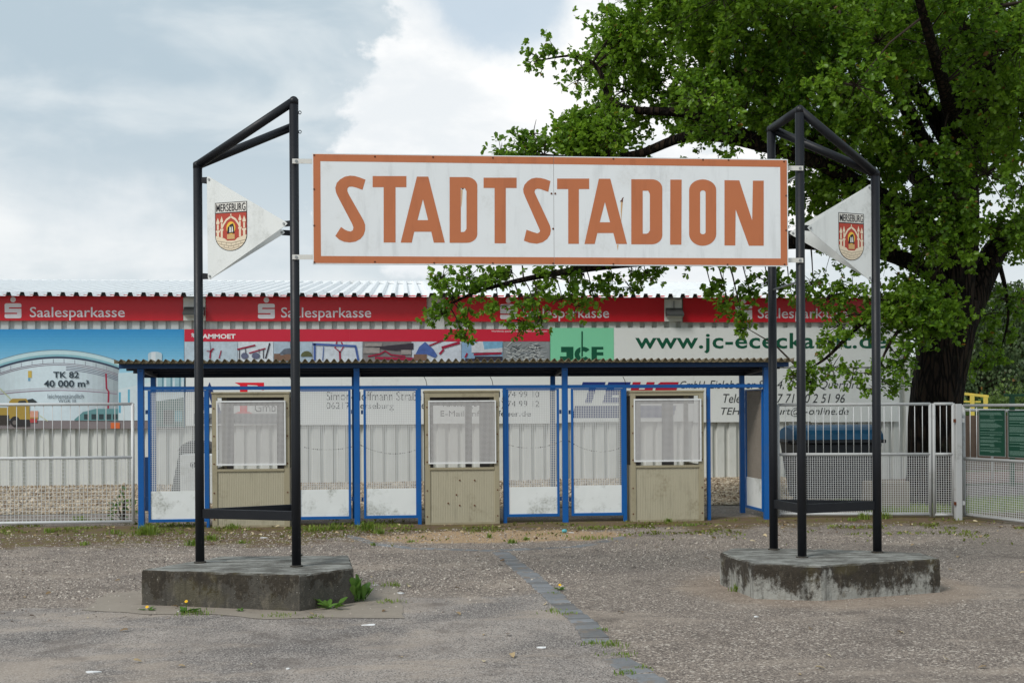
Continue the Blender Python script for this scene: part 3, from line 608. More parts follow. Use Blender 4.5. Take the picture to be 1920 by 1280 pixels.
text('Simon-Hoffmann Straße', (612, 734, 790, 750.5), f, INK, o); text('06217 Merseburg', (612, 754, 738, 770), f, INK, o)
text('Telefon (0 34 61) 74 99 10', (826, 733, 1011, 748), f, INK, o); text('Telefax (0 34 61) 74 99 12', (826, 751, 1011, 766), f, INK, o)
text('E-Mail: info@-feuer.de', (826, 769, 995, 783), f, INK, o); text('e', (790.5, 757, 796, 766), f, INK, o)
o = thing('lower_banner', W(1380, 792, BY), 'white banner with slanted blue and red logo and italic address lines', 'banner', 'large banners on the hall wall')
for x0, x1 in ((1058, 1300), (1300.3, 1520), (1520.3, 1686)): panel(o, (x0, 690, x1, 791.5), M_BANW)
BL, RD = flat((30, 50, 120)), flat((176, 22, 50))
def it(loop): return [(x + (775 - y) * .28 - 12, y) for x, y in loop]
for loop, m in (([(1088, 716), (1131, 716), (1131, 727), (1116, 727), (1116, 755), (1103, 755), (1103, 727), (1088, 727)], BL),
                ([(1136, 716), (1178, 716), (1178, 726), (1150, 726), (1150, 731), (1174, 731), (1174, 740), (1150, 740), (1150, 745), (1178, 745), (1178, 755), (1136, 755)], BL),
                ([(1182, 716), (1197, 716), (1197, 730), (1208, 730), (1208, 716), (1223, 716), (1223, 755), (1208, 755), (1208, 741), (1197, 741), (1197, 755), (1182, 755)], RD),
                ([(1228, 722), (1234, 716), (1268, 716), (1268, 755), (1254, 755), (1254, 744), (1242, 744), (1242, 755), (1228, 755)], RD)): ink(it(loop), f, m, o, 'logo')
ink([(1078, 760), (1268, 760), (1262, 783), (1072, 783)], f, flat((44, 58, 110)), o)
text('QUERFURT', (1080, 763, 1262, 780), bn(.002), flat((216, 220, 222)), o, bold=.03, shear=.25)
text('GmbH', (1275, 714, 1322, 728), f, INK, o, shear=.25)
text('Eislebener Str. 4, 06268 Querfurt', (1330, 713, 1612, 731), f, INK, o, shear=.25); text('Telefon 03 47 71 / 0 2 51 96', (1356, 738, 1584, 755), f, INK, o, shear=.25)
text('TEHA.Querfurt@t-online.de', (1352, 763, 1591, 781), f, INK, o, shear=.25)
# -- floodlights in the gaps between the red banners
M_LAMP = mat('dark_lamp', c(64, 66, 66), .5, .1)
for i, (x0, x1, y0, y1) in enumerate(((344.5, 384, 575, 590), (1249, 1280, 577, 592))):
    p, q = W(x0, y1, BY - .1), W(x1, y0, BY - .1)
    o = thing('floodlight', Vector(((p.x + q.x) / 2, BY, p.z)), ['dark floodlight on the wall between the two left red banners', 'dark floodlight on the wall between the two right red banners'][i], 'floodlight', 'floodlights under the eaves')
    MB().prism([(p.x, BY - .05, q.z), (p.x, BY - .24, p.z + .03), (p.x, BY - .24, p.z - .01), (p.x, BY - .05, p.z - .01)], (q.x - p.x, 0, 0)).build('housing', M_LAMP, o, fix=True)
    box('bracket', M_STEEL, o, (p.x + q.x) / 2 - .012, BY - .06, q.z, (p.x + q.x) / 2 + .012, BY - .035, q.z + .16)
    box('lens', flat((190, 190, 180)), o, p.x + .012, BY - .22, p.z - .03, q.x - .012, BY - .06, p.z - .012)
    box('mounting_plate', M_CLAD, o, p.x - .02, BY - .03, p.z - .12, q.x, BY + .075, q.z + .2)

# ------------------------------------------------------------------ sign: plinths, frames, pennants, board
SY = 10.64
def plinth(front, back, label):
    loop = [G(*p) for p in front] + [Vector((*G(*p, z=.31)[:2], 0)) for p in back]
    cx = sum(p.x for p in loop) / len(loop); cy = sum(p.y for p in loop) / len(loop)
    b = MB(); n = 26; ring = []
    for i, p in enumerate(loop):
        q = loop[(i + 1) % len(loop)]; kk = max(2, int((q - p).length / .05))
        ring += [p.lerp(q, a / kk) for a in range(kk)]
    N_ = len(ring); lev = [(-.05, 0), (0, 0), (.06, 0), (.13, 0), (.2, 0), (.26, 0), (.292, .003), (.306, .014), (.311, .03)]
    for z, ins in lev:
        for p in ring:
            d = Vector((cx - p.x, cy - p.y, 0)).normalized(); nn = mnoise.noise(Vector((p.x, p.y, z)) * 9) * .010 + mnoise.noise(Vector((p.x, p.y, z)) * 31) * .006
            chip = max(0, mnoise.noise(Vector((p.x * 9, p.y * 9, 3))) - .3) * .05 if z > .28 else 0
            b.v.append((p.x + d.x * (ins + nn + chip), p.y + d.y * (ins + nn + chip), z - chip * .5 + (mnoise.noise(p * 14) * .003 if z > .3 else 0)))
    for k in range(len(lev) - 1):
        for j in range(N_): b.f.append((k * N_ + j, k * N_ + (j + 1) % N_, (k + 1) * N_ + (j + 1) % N_, (k + 1) * N_ + j))
    b.v.append((cx, cy, .316)); t0 = (len(lev) - 1) * N_
    for j in range(N_): b.f.append((t0 + j, t0 + (j + 1) % N_, len(b.v) - 1))
    o = b.build('concrete_plinth', M_CONC, None, (cx, cy, 0)); tag(o, label, 'plinth', 'concrete plinths of the entrance sign'); return o
plinth([(266, 1134), (420, 1140), (562, 1146), (664, 1130)], [(654, 1040), (415, 1042)], 'dark stained concrete plinth under the left steel frame')
plinth([(1350, 1095), (1415, 1122), (1540, 1126), (1763, 1110)], [(1731, 1036), (1536, 1028), (1373, 1027)], 'lichen blotched concrete plinth under the right steel frame')

LP0 = Vector((W(556, 1062, SY + .05).x, SY + .05, .31)); RP0 = Vector((W(1504, 1048, SY + .05).x, SY + .05, .31))
LP1 = G(375, 1055, .31); LP2 = Vector((W(555.5, 900, 11.5).x, 11.5, .31))
RP1 = G(1645, 1036, .31); RP2 = Vector((W(1450, 900, 11.32).x, 11.32, .31))
PR = .041
def frame(P0, P1, P2, top, top1, label, rods):
    o = thing('steel_frame', ((P0.x + P1.x) / 2, (P0.y + P2.y) / 2, .31), label, 'steel frame', 'black steel frames carrying the sign')
    T0, T1, T2 = P0.copy(), P1.copy(), P2.copy(); T0.z = top; T2.z = top - .03; T1.z = top1
    for p, q in ((P0, T0), (P1, T1), (P2, T2)):
        po = MB().tube([p + Vector((0, 0, -.02)), p + Vector((0, 0, 1)), q], PR, 16).build('post', M_BLACK, o, smooth=False)
        for f_ in po.data.polygons: f_.use_smooth = len(f_.vertices) == 4
        MB().tube([p + Vector((0, 0, .001)), p + Vector((0, 0, .016))], PR * 1.35, 16).build('foot_ring', M_CONC, o)
    for a, b_ in ((T1, T0), (T1, T2), (T2, T0)):
        d = (b_ - a).normalized()
        q = MB().tube([a - d * .02, b_ + d * .02], PR * .97, 14).build('top_beam', M_BLACK, o, smooth=False)
        for f_ in q.data.polygons: f_.use_smooth = len(f_.vertices) == 4
    for p in (T0, T1, T2):
        s_ = MB().tube([p + Vector((0, 0, -.03)), p + Vector((0, 0, .015)), p + Vector((0, 0, .036))], [PR * 1.02, PR * 1.02, PR * .5], 14).build('corner_cap', M_BLACK, o, smooth=True)
    zb = .31 + .45
    for a, b_ in ((P1, P0), (P2, P1), (P0, P2)):
        A, B = a.copy(), b_.copy(); A.z = B.z = zb; d = (B - A).normalized()
        MB().bar(A + d * .03, B - d * .03, .03, .085).build('brace', M_BLACK, o, bevel=.003)
    for z in rods:
        A, B = P2.copy(), P0.copy(); A.z = z - .02; B.z = z
        MB().tube([A, B], .011, 8).build('cross_rod', M_STEEL, o, smooth=True)
    for z in (top - .10, top - .27):
        for sgn in (1,):
            c0 = Vector((P0.x + sgn * PR, P0.y, z)); pts = [c0 + Vector((.012 * (1 - math.cos(a)) * sgn, 0, .014 * math.sin(a))) for a in np.linspace(-1.6, 4.7, 9)]
            MB().tube(pts, .004, 6).build('eyelet', M_BLACK, o, smooth=True)
    return o, T0, T1, T2
zL = W(554, 190, SY + .05).z; zL1 = PL(369, 310, LP1, Vector((0, 1, 0))).z
zR = W(1500, 206, SY + .05).z; zR1 = PL(1640, 325, RP1, Vector((0, 1, 0))).z
frame(LP0, LP1, LP2, zL, zL1, 'black steel tripod frame on the left concrete plinth', [W(554, 300, SY).z, W(554, 482, SY).z])
frame(RP0, RP1, RP2, zR, zR1, 'black steel tripod frame on the right concrete plinth', [W(1500, 326, SY).z, W(1500, 526, SY).z])

# pennants with the town arms
INKS = dict(k=flat((34, 32, 38)), w=flat((226, 222, 214)), r=flat((178, 66, 50)), y=flat((236, 190, 70)), s=flat((228, 212, 186)), g=flat((170, 158, 140)), b=flat((204, 166, 112)))
def pennant(A, B, tri, crest, label, bolts=True):
    """A: outer post, B: post at the tip; tri = pixels (top, tip, bottom) of the sheet; crest = pixel box or None"""
    d = (B - A); d.z = 0; d.normalize(); n = Vector((d.y, -d.x, 0))
    if n.y > 0: n = -n
    P = [PL(*p, A, n) for p in tri]
    o = thing('pennant', P[0].lerp(P[2], .5), label, 'pennant', 'white sheet metal pennants of the sign')
    def shr(p, k=.012): cc = (P[0] + P[1] + P[2]) / 3; return p + (cc - p).normalized() * k
    lp = []
    for i in range(3):
        p, q, r_ = P[i - 1], P[i], P[(i + 1) % 3]
        lp += [q + (p - q).normalized() * .03, q + ((p - q).normalized() + (r_ - q).normalized()) * .006, q + (r_ - q).normalized() * .03]
    MB().prism([p + n * .002 for p in lp], n * -.004).build('sheet', M_PENN, o, fix=True)
    MB().prism([P[0] + n * .0015, P[0] + d * .02 + n * .02, P[2] + d * .02 + n * .02, P[2] + n * .0015], d * .003).build('edge_fold', M_PENN, o, fix=True) if False else None
    for i, q in enumerate((P[0], P[1], P[2])):
        cc = (P[0] + P[1] + P[2]) / 3; w = q + (cc - q).normalized() * .045
        post = (A if i != 1 else B); e = Vector((post.x, post.y, w.z)); e += (w - e).normalized() * PR * .8
        MB().bar(e, w - n * .014, .012, .05).build('tab', M_BLACK, o)
        MB().tube([w - n * .02, w + n * .010], .011, 8).build('bolt', M_STEEL, o)
    if crest:
        x0, y0, x1, y1 = crest; p00 = PL(x0, y0, A, n); p10 = PL(x1, y0, A, n); p01 = PL(x0, y1, A, n)
        ex = d * (p10 - p00).dot(d); h = p01.z - p00.z; cz = p00.z; lev = [0]
        def fn(u, v): return p00 + ex * u + Vector((0, 0, h * v)) + n * (.004 + .0004 * lev[0])
        root = MB().fill([[fn(*p) for p in SHIELD]]).build('crest', INKS['k'], o)
        for key, loops in CREST:
            lev[0] += 1; b = MB()
            for l in loops: b.fill([[fn(*p) for p in l]])
            b.build('crest_print', INKS[key], root)
        lev[0] += 1
        v, fc = text_mesh('MERSEBURG', .004); b = MB(); b.v = [tuple(fn(.045 + .91 * u, .185 - .155 * w)) for u, w in v]; b.f = fc; b.build('lettering', INKS['k'], root)
    return o
SHIELD = [(0, 0), (1, 0), (1, .70)] + [(.5 + .5 * math.cos(a), .68 + .32 * math.sin(a)) for a in np.linspace(.05, math.pi - .05, 18)] + [(0, .70)]
def inset(k, top): return [(k, top), (1 - k, top), (1 - k, .70)] + [(.5 + (.5 - k) * math.cos(a), .68 + (.32 - k * .65) * math.sin(a)) for a in np.linspace(.05, math.pi - .05, 18)] + [(k, .70)]
def lower(k, v0): return [(k, v0)] + [(.3, v0 + .06), (.38, v0 + .11), (.62, v0 + .11), (.7, v0 + .06), (1 - k, v0)] + [(.5 + (.5 - k) * math.cos(a), .68 + (.32 - k * .65) * math.sin(a)) for a in np.linspace(.05, math.pi - .05, 18)]
def tower(x, y0, y1, w): return [[(x - w * .55, y0 + .10), (x, y0), (x + w * .55, y0 + .10), (x + w * .4, y0 + .13), (x - w * .4, y0 + .13)], rect(x - w * .28, y0 + .14, x + w * .28, y0 + .25), rect(x - w * .62, y0 + .26, x + w * .62, y0 + .30), rect(x - w * .36, y0 + .30, x + w * .36, y1)]
CREST = [('w', [rect(.02, .015, .98, .205)]), ('r', [inset(.02, .225)]), ('s', [lower(.02, .68)]),
         ('s', tower(.09, .31, .74, .10) + tower(.91, .29, .74, .10) + tower(.21, .28, .72, .085) + tower(.78, .26, .72, .085)),
         ('s', [stroke([(.22, .52), (.27, .45), (.36, .36), (.5, .30), (.64, .36), (.73, .45), (.78, .52)], .045), rect(.485, .24, .515, .32)]),
         ('y', [arc(.5, .53, .14, .13, 0, 360, 20)[:-1]]), ('k', [[(.38, .64), (.40, .52), (.48, .46), (.57, .44), (.60, .52), (.61, .64)]]),
         ('w', [[(.46, .50), (.50, .52), (.50, .62), (.45, .62)], [(.53, .49), (.56, .52), (.57, .61), (.52, .62)]]),
         ('b', [[(.38, .66), (.62, .66), (.62, .76), (.38, .76)]]),
         ('g', [stroke([(.04, .78), (.5, .84), (.96, .78)], .008), stroke([(.10, .84), (.5, .90), (.90, .84)], .008), stroke([(.2, .91), (.5, .95), (.8, .91)], .007)] + [rect(x, y, x + .008, y + .05) for x, y in ((.2, .81), (.35, .82), (.5, .84), (.65, .82), (.8, .81), (.28, .87), (.42, .89), (.58, .89), (.72, .87))])]
pennant(LP1, LP0, ((388, 329), (541, 419), (390, 526)), (403.5, 381, 463.5, 472), 'white triangular pennant with town arms, on the left frame facing the camera')
pennant(LP1, LP2, ((388, 331), (536, 436), (390, 526)), None, 'plain rear pennant of the left frame, half hidden behind the front one')
pennant(RP1, RP0, ((1633, 344), (1512, 427), (1634, 529)), (1571.5, 398, 1619, 487), 'white triangular pennant with town arms, on the right frame facing the camera')
pennant(RP1, RP2, ((1632, 346), (1478, 437), (1634, 526)), None, 'plain rear pennant of the right frame, reaching behind the sign')

# the sign board
FY = SY - .045
sf = lambda dy: (lambda px, py: W(px, py, FY) + Vector((0, -dy, 0)))
q0 = [(586.5, 288), (1477, 298), (1477, 499), (586.5, 496)]
p0, p1 = W(586.5, 495.5, FY), W(1477, 298, FY); zt = (W(586.5, 288, FY).z + p1.z) / 2; zb = (p0.z + W(1477, 499, FY).z) / 2
board = thing('sign_board', ((p0.x + p1.x) / 2, FY, zb), 'wide white sign reading STADTSTADION with an orange border, hung between the frames', 'sign')
xm = W(1038.5, 400, FY).x
box('panel', M_SIGNW, board, p0.x, FY, zb, xm - .0015, FY + .028, zt); box('panel', M_SIGNW, board, xm + .0015, FY, zb, p1.x, FY + .028, zt)
bw = .062; e = .009
for n_, a in (('border', (p0.x + e, zt - bw - e, xm - .002, zt - e)), ('border', (xm + .002, zt - bw - e, p1.x - e, zt - e)), ('border', (p0.x + e, zb + e, xm - .002, zb + bw + e)), ('border', (xm + .002, zb + e, p1.x - e, zb + bw + e)),
              ('border', (p0.x + e, zb + bw + e, p0.x + e + bw, zt - bw - e)), ('border', (p1.x - e - bw, zb + bw + e, p1.x - e, zt - bw - e))):
    box(n_, M_SIGNO, board, a[0], FY - .0012, a[1], a[2], FY + .001, a[3])
box('seam_strip', M_RUST, board, xm - .0012, FY + .004, zb, xm + .0012, FY + .006, zt)
A6 = lambda pts, ox=600, oy=310, z=6.0: [(ox + x / z, oy + y / z) for x, y in pts]
S1 = [(512, 162), (440, 135), (390, 121), (340, 117), (280, 128), (225, 160), (188, 200), (172, 255), (180, 305), (200, 350), (365, 665), (376, 700), (370, 730), (345, 745), (310, 738), (275, 722), (237, 693), (172, 795), (215, 835), (270, 860), (335, 868), (400, 858), (455, 828), (490, 785), (508, 730), (508, 670), (490, 620), (325, 330), (308, 290), (308, 262), (325, 243), (360, 240), (410, 252), (478, 277)]
S2 = [(852, 178), (790, 155), (740, 143), (690, 140), (640, 150), (595, 180), (560, 220), (545, 270), (550, 310), (570, 360), (725, 710), (735, 735), (728, 755), (705, 765), (660, 752), (583, 725), (553, 848), (620, 872), (700, 882), (765, 865), (815, 830), (848, 780), (857, 730), (848, 680), (825, 630), (685, 330), (673, 300), (680, 275), (705, 264), (740, 268), (828, 300)]
def Tl(x0, x1, y0, yb, y1, s0, s1): return [(x0, y0), (x1, y0), (x1, yb), (s1, yb), (s1, y1), (s0, y1), (s0, yb), (x0, yb)]
def Al(ax0, ax1, y0, bl0, bl1, y1, br0, br1, ta, tb, tl, tr, nl, nr, ny): return [[(ax0, y0), (ax1, y0), (br1, y1), (br0, y1), (nr, ny), (nl, ny), (bl1, y1), (bl0, y1)], [ta, (tr, tb), (tl, tb)]]
def Dl(x0, y0, x1, y1, rx, ry, i0, j0, i1, j1, ir): return [[(x0, y0)] + arc(x1 - rx, y0 + ry, rx, ry, 270, 360, 8) + arc(x1 - rx, y1 - ry, rx, ry, 0, 90, 8) + [(x0, y1)], [(i0, j0), (i1 - ir * .5, j0), (i1, j0 + ir), (i1, j1 - ir), (i1 - ir * .5, j1 - ir * .2), (i1 - ir, j1), (i0, j1)]]
Z3 = dict(ox=1160, oy=310, z=1920 / 330)
LET = [[A6(S1)], [A6(Tl(592, 972, 122, 247, 868, 716, 850))],
       [A6(l) for l in Al(1090, 1218, 128, 907, 1032, 870, 1280, 1405, (1158, 383), 617, 1097, 1216, 1060, 1252, 747)],
       [A6(l) for l in Dl(1458, 133, 1770, 872, 120, 100, 1584, 257, 1648, 750, 36)],
       [A6(Tl(100, 472, 140, 256, 877, 224, 350), 890)], [A6(S2, 890)], [A6(Tl(927, 1288, 150, 268, 883, 1052, 1172), 890)],
       [A6(l, 890) for l in Al(1397, 1526, 152, 1235, 1350, 885, 1592, 1714, (1465, 415), 641, 1407, 1523, 1380, 1560, 762)],
       [A6(l, **Z3) for l in Dl(137, 153, 476, 862, 115, 100, 262, 278, 340, 746, 36)],
       [A6([(563, 157), (687, 157), (684, 866), (561, 866)], **Z3)],
       [A6(l, **Z3) for l in ([*arc(916, 270, 148, 116, 180, 360, 14), *arc(916, 750, 148, 128, 0, 180, 14)], [*arc(918, 300, 30, 26, 180, 360, 8), *arc(918, 728, 30, 24, 0, 180, 8)])],
       [A6([(1154, 163), (1316, 165), (1456, 600), (1464, 168), (1582, 168), (1582, 877), (1420, 877), (1276, 482), (1272, 874), (1154, 874)], **Z3)]]
for l in LET:
    f_ = sf(.0012); b = MB().fill([[f_(*p) for p in q] for q in l]); b.build('letter', M_SIGNO, board)
# rust spots, drips and screws
for q, m in (([(1600, 500), (1645, 395), (1668, 400), (1655, 560), (1640, 720)], M_STREAK), ([(1640, 395), (1655, 372), (1672, 362), (1668, 380), (1655, 412), (1640, 415)], M_RUST)):
    pass
ink(A6([(1646, 412), (1666, 412), (1656, 520), (1648, 640), (1643, 520)], 890), sf(.0016), M_STREAK, board, 'rust_mark'); ink(A6([(1636, 402), (1650, 392), (1660, 368), (1676, 358), (1668, 384), (1664, 420), (1652, 408), (1640, 414)], 890), sf(.002), M_RUST, board, 'rust_mark')
ink(A6([(1586, 258), (1622, 258), (1606, 274)]), sf(.0016), M_RUST, board, 'rust_mark'); ink(A6([(1588, 272), (1604, 276), (1596, 420), (1588, 480)]), sf(.0014), M_STREAK, board, 'rust_mark')
ink(A6([(1600, 893), (1618, 893), (1608, 960)], 890), sf(.0014), M_STREAK, board, 'rust_mark')
scr = MB().tube([(0, -.004, 0), (0, .002, 0)], .0085, 8).mesh('screw', M_RUST)
for px, py in ((703, 294), (812, 295), (924, 296), (1150, 298), (1318, 299), (1470, 303), (1366, 300), (703, 491), (814, 493), (924, 493.5), (1037, 494), (1150, 495), (1364, 496), (1471, 496), (589, 291), (589, 355), (589, 423), (589, 492), (1474, 367), (1474, 432), (1034, 363), (1041, 363), (1037, 429)):
    p = W(px, py, FY); p.x = min(max(p.x, p0.x + .014), p1.x - .014); p.z = min(max(p.z, zb + .014), zt - .014); link('screw', scr, board, p - WL[board])
M_BRK = mat('bracket_white', c(214, 212, 206), .5, .06, 6, rust=.8, dirt=c(150, 130, 110), dirt_amt=.5, dscale=9)
for px0, px1, py in ((547, 592, 300), (547, 592, 480.5), (1470, 1509.5, 313), (1470, 1509.5, 486.5)):
    a, b_ = W(px0, py, FY), W(px1, py, FY); h = .021
    br = box('bracket', M_BRK, board, a.x, SY + .05 - PR - .006, a.z - h, b_.x, SY + .05 - PR, a.z + h)
    xb = a.x + .035 if px0 < 900 else b_.x - .03
    MB().tube([(xb, SY - .004, a.z), (xb, SY + .012, a.z)], .013, 8).build('bolt', M_STEEL, br)

# ------------------------------------------------------------------ canopy over the gates
CY = 17.66; CB = CY + 1.12
def X(px, Y=CY, py=850): return W(px, py, Y).x
canopy = thing('gate_canopy', (X(860), CY, 0), 'blue steel shelter with a corrugated fibre cement roof over the gates', 'shelter')
def post(px, y0, ztop, w=.078, Y=CY, m=M_BLUE):
    x = X(px, Y); return box('post', m, canopy, x - w / 2, Y - w / 2, -.02, x + w / 2, Y + w / 2, ztop, bevel=.004)
ZB0 = W(860, 689, CY - .1).z; ZF = W(860, 677.5, CY - .1).z
for px in (265, 669.5, 1059.5, 1437): post(px, 0, ZB0 - .002, .084)
ZRB = W(860, 706, CB).z + .10; SLC = (ZF + .006 - (ZRB + .02)) / (CB - CY + .28)
for px in (288.5, 665, 1037, 1391.5): post(px, 0, ZRB - .10, .075, CB)
RAILZ = W(860, 725, CY).z
xa, xb = X(265) + .044, X(1437) - .044
for a, b_ in ((265, 669.5), (669.5, 1059.5), (1059.5, 1437)): box('top_rail', M_BLUE, canopy, X(a) + .0425, CY - .028, RAILZ - .03, X(b_) - .0425, CY + .028, RAILZ + .022, bevel=.003)
for px in (390, 555, 786.5, 946.5, 1171.5, 1328.5):
    x = X(px); w = .027 if px != 390 else .02
    box('gate_post', M_BLUE, canopy, x - w, CY - .027, -.02, x + w, CY + .027, RAILZ - .031, bevel=.003)
CX0, CX1 = X(213, CY - .28, 680), X(1490, CY - .28, 680)
YF, YR = CY - .28, CB + .22
cz = lambda y: ZF + .006 - SLC * (y - YF)
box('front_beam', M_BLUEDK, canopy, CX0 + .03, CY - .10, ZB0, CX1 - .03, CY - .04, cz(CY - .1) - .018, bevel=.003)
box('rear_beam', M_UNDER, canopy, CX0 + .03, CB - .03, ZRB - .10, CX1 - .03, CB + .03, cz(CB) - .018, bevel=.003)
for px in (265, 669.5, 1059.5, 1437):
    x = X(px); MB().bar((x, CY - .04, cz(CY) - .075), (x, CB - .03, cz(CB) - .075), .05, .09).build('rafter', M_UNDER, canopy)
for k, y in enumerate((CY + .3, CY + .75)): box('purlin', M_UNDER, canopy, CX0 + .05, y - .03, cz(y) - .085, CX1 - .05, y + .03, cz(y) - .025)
WP, WN = .104, 8; SWD = WP * WN
def wave_sheet(seed):
    b = MB(); nx = WN * 8; r = random.Random(seed); L_ = YR - YF
    for j, y in enumerate((0, L_ * .5, L_)):
        for i in range(nx + 1):
            x = SWD * i / nx; z = .026 * math.cos(2 * math.pi * x / WP) - SLC * y; b.v.append((x, y, z))
            b.v.append((x, y, z - .007))
    W2 = 2 * (nx + 1)
    for j in range(2):
        for i in range(nx):
            a = j * W2 + 2 * i; b.f.append((a, a + 2, a + 2 + W2, a + W2)); b.f.append((a + 1, a + 1 + W2, a + 3 + W2, a + 3))
    for i in range(nx): b.f.append((2 * i, 2 * i + 1, 2 * i + 3, 2 * i + 2)); a = 2 * W2 + 2 * i; b.f.append((a, a + 2, a + 3, a + 1))
    return b.mesh('roof_sheet', M_FIBRE, smooth=False)
wsm = wave_sheet(1); n = int((CX1 - CX0) / SWD + .5); SWs = (CX1 - CX0) / n
for i in range(n): link('roof_sheet', wsm, canopy, Vector((CX0 + i * SWs, YF + random.uniform(-.012, .012), ZF + .012 + random.uniform(0, .003))) - WL[canopy], (0, 0, 0), (SWs / SWD, 1, 1))
M_INF = mat('wave_infill', c(122, 111, 86), .9, .3, 9, dirt=c(84, 76, 56), dirt_amt=.7, dscale=7, bump=.5)
b = MB(); nx = n * WN * 8; top_ = []
for i in range(nx + 1): x = CX0 + (CX1 - CX0) * i / nx; top_.append((x, ZF + .0115 - .0072 + .026 * math.cos(2 * math.pi * i / 8)))
for (xa_, za), (xb_, zb_) in zip(top_, top_[1:]): b.face([(xa_, YF + .03, ZF - .026), (xb_, YF + .03, ZF - .026), (xb_, YF + .03, zb_), (xa_, YF + .03, za)])
b.build('wave_infill', M_INF, canopy)
for px in (543, 795, 919, 1168):
    p = W(px, 706, CB - .05); MB().tube([p, p + Vector((.03, 0, -.06)), p + Vector((.05, 0, -.17))], .005, 6).build('cable', M_DARK, canopy)
# handrail beside the open gate
x = X(1391.5, CB)
for z in (1.02, .50): MB().bar((x, CB, z), (x + .19, CB + .25, z), .035, .04).build('side_rail', M_BLUEDK, canopy)
MB().bar((x + .10, CB + .14, .5), (x + .16, CB + .21, 1.02), .02, .02).build('side_rail', M_BLUEDK, canopy)
x = X(275, CB); box('side_rail', M_BLUEDK, canopy, x - .05, CB + .1, .15, x + .03, CB + .14, .98)
# -- mesh gates
def wires(x0, x1, z0, z1, y, step, w, parent, m=M_WIRE, name='wire_mesh', stepz=None, fn=None):
    b = MB(); nx = int(round((x1 - x0) / step)); nz = int(round((z1 - z0) / (stepz or step)))
    def ln(p, q, off):
        p, q = Vector(p), Vector(q)
        if fn: p, q = fn(p), fn(q)
        b.bar(p, q, w, w * .8)
    for i in range(1, nx): xx = x0 + (x1 - x0) * i / nx; ln((xx, y, z0), (xx, y, z1), 0)
    for i in range(1, nz): zz = z0 + (z1 - z0) * i / nz; ln((x0, y + w * .5, zz), (x1, y + w * .5, zz), 0)
    o = b.build(name, m, parent); o['kind'] = 'stuff'; return o
GL = ['blue framed mesh gate between the leftmost canopy post and the first booth', 'blue framed mesh gate right of the first booth, behind the black left frame post',
      'blue framed mesh gate left of the middle booth', 'blue framed mesh gate right of the middle booth', 'blue framed mesh gate left of the third booth']
def gate(px0, px1, ytop, ymid, ybot, label, rot=None, hinge=None):
    xm = (px0 + px1) / 2
    x0, x1 = X(px0), X(px1); z1 = RAILZ - .034; zm = W(xm, ymid, CY).z; z0 = W(xm, ybot, CY).z; s = .034
    if rot is not None:
        o = thing('mesh_gate', (hinge.x, hinge.y, 0), label, 'gate', 'mesh gates under the canopy'); Wd = x1 - x0; x0, x1 = -Wd, 0; y = 0; WL[o] = Vector((0, 0, 0))
        z1 = RAILZ - .05; zm = .60; z0 = .11
    else: o = thing('mesh_gate', ((x0 + x1) / 2, CY, 0), label, 'gate', 'mesh gates under the canopy'); y = CY
    box('stile', M_BLUE, o, x0, y - .018, z0, x0 + s, y + .018, z1, bevel=.002); box('stile', M_BLUE, o, x1 - s, y - .018, z0, x1, y + .018, z1, bevel=.002)
    box('top_bar', M_BLUE, o, x0 + s, y - .016, z1 - s * .6, x1 - s, y + .016, z1); box('bottom_bar', M_BLUE, o, x0 + s, y - .017, z0, x1 - s, y + .017, z0 + .042, bevel=.002)
    wires(x0 + s, x1 - s, zm, z1 - s * .6, y, .0262, .0092, o, M_WIRE if rot is None else M_WIRED)
    b = MB(); xs_ = np.linspace(x0 + s, x1 - s, 9); zs_ = [z0 + .0425, z0 + .2, zm - .1, zm]
    for i in range(8):
        for j in range(3): b.face([(xs_[i + a], y - .006 + .004 * mnoise.noise(Vector((xs_[i + a] * 5, zs_[j + c_] * 5, 1))), zs_[j + c_]) for a, c_ in ((0, 0), (1, 0), (1, 1), (0, 1))])
    b.build('kick_panel', M_GATEW, o)
    for z in (W(xm, 772, CY).z, W(xm, 935, CY).z):
        xx = x1 + .006 if px1 in (658, 1048.5) else x0 - .006
        box('hinge', M_BLUEDK, o, min(xx, xx + (.03 if xx > x1 else -.03)), y - .012, z - .03, max(xx, xx + (.03 if xx > x1 else -.03)), y + .012, z + .03)
    if rot is not None: o.rotation_euler = (0, 0, rot)
    return o
gate(278, 388, 735, 920, 978, GL[0]); gate(559, 658, 735, 917, 973, GL[1]); gate(682, 784, 735, 915, 971, GL[2]); gate(949.5, 1048.5, 733, 912, 968, GL[3]); gate(1071, 1169, 733, 909, 966, GL[4])
gate(1333, 1431, 735, 905, 962, 'blue framed mesh gate swung open inwards beside the rightmost canopy post', rad(-88), Vector((X(1432), CY + .03, 0)))
# -- chains behind the gates
M_CHAIN = mat('dark_chain', c(60, 56, 54), .6, .2, metal=.5)
for i, (a, b_, za, zb_, sag) in enumerate(((570, 664, 838, 836, 6), (676, 784, 834, 842, 12), (952, 1054, 833, 826, 10), (1066, 1166, 826, 838, 14))):
    p, q = W(a, za, CY + .06), W(b_, zb_, CY + .06); o = MB()
    pts = [p.lerp(q, k / 24) + Vector((0, 0, -4 * sag / 127 * (k / 24) * (1 - k / 24))) for k in range(25)]
    for k in range(24): o.bar(pts[k], pts[k].lerp(pts[k + 1], .8), .012 if k % 2 else .006, .006 if k % 2 else .012)
    o = o.build('chain', M_CHAIN, None, p); tag(o, ['slack dark chain behind the gate beside the black frame post', 'slack dark chain behind the gate left of the middle booth', 'slack dark chain behind the gate right of the middle booth', 'slack dark chain behind the gate left of the third booth'][i], 'chain', 'chains across the gates')

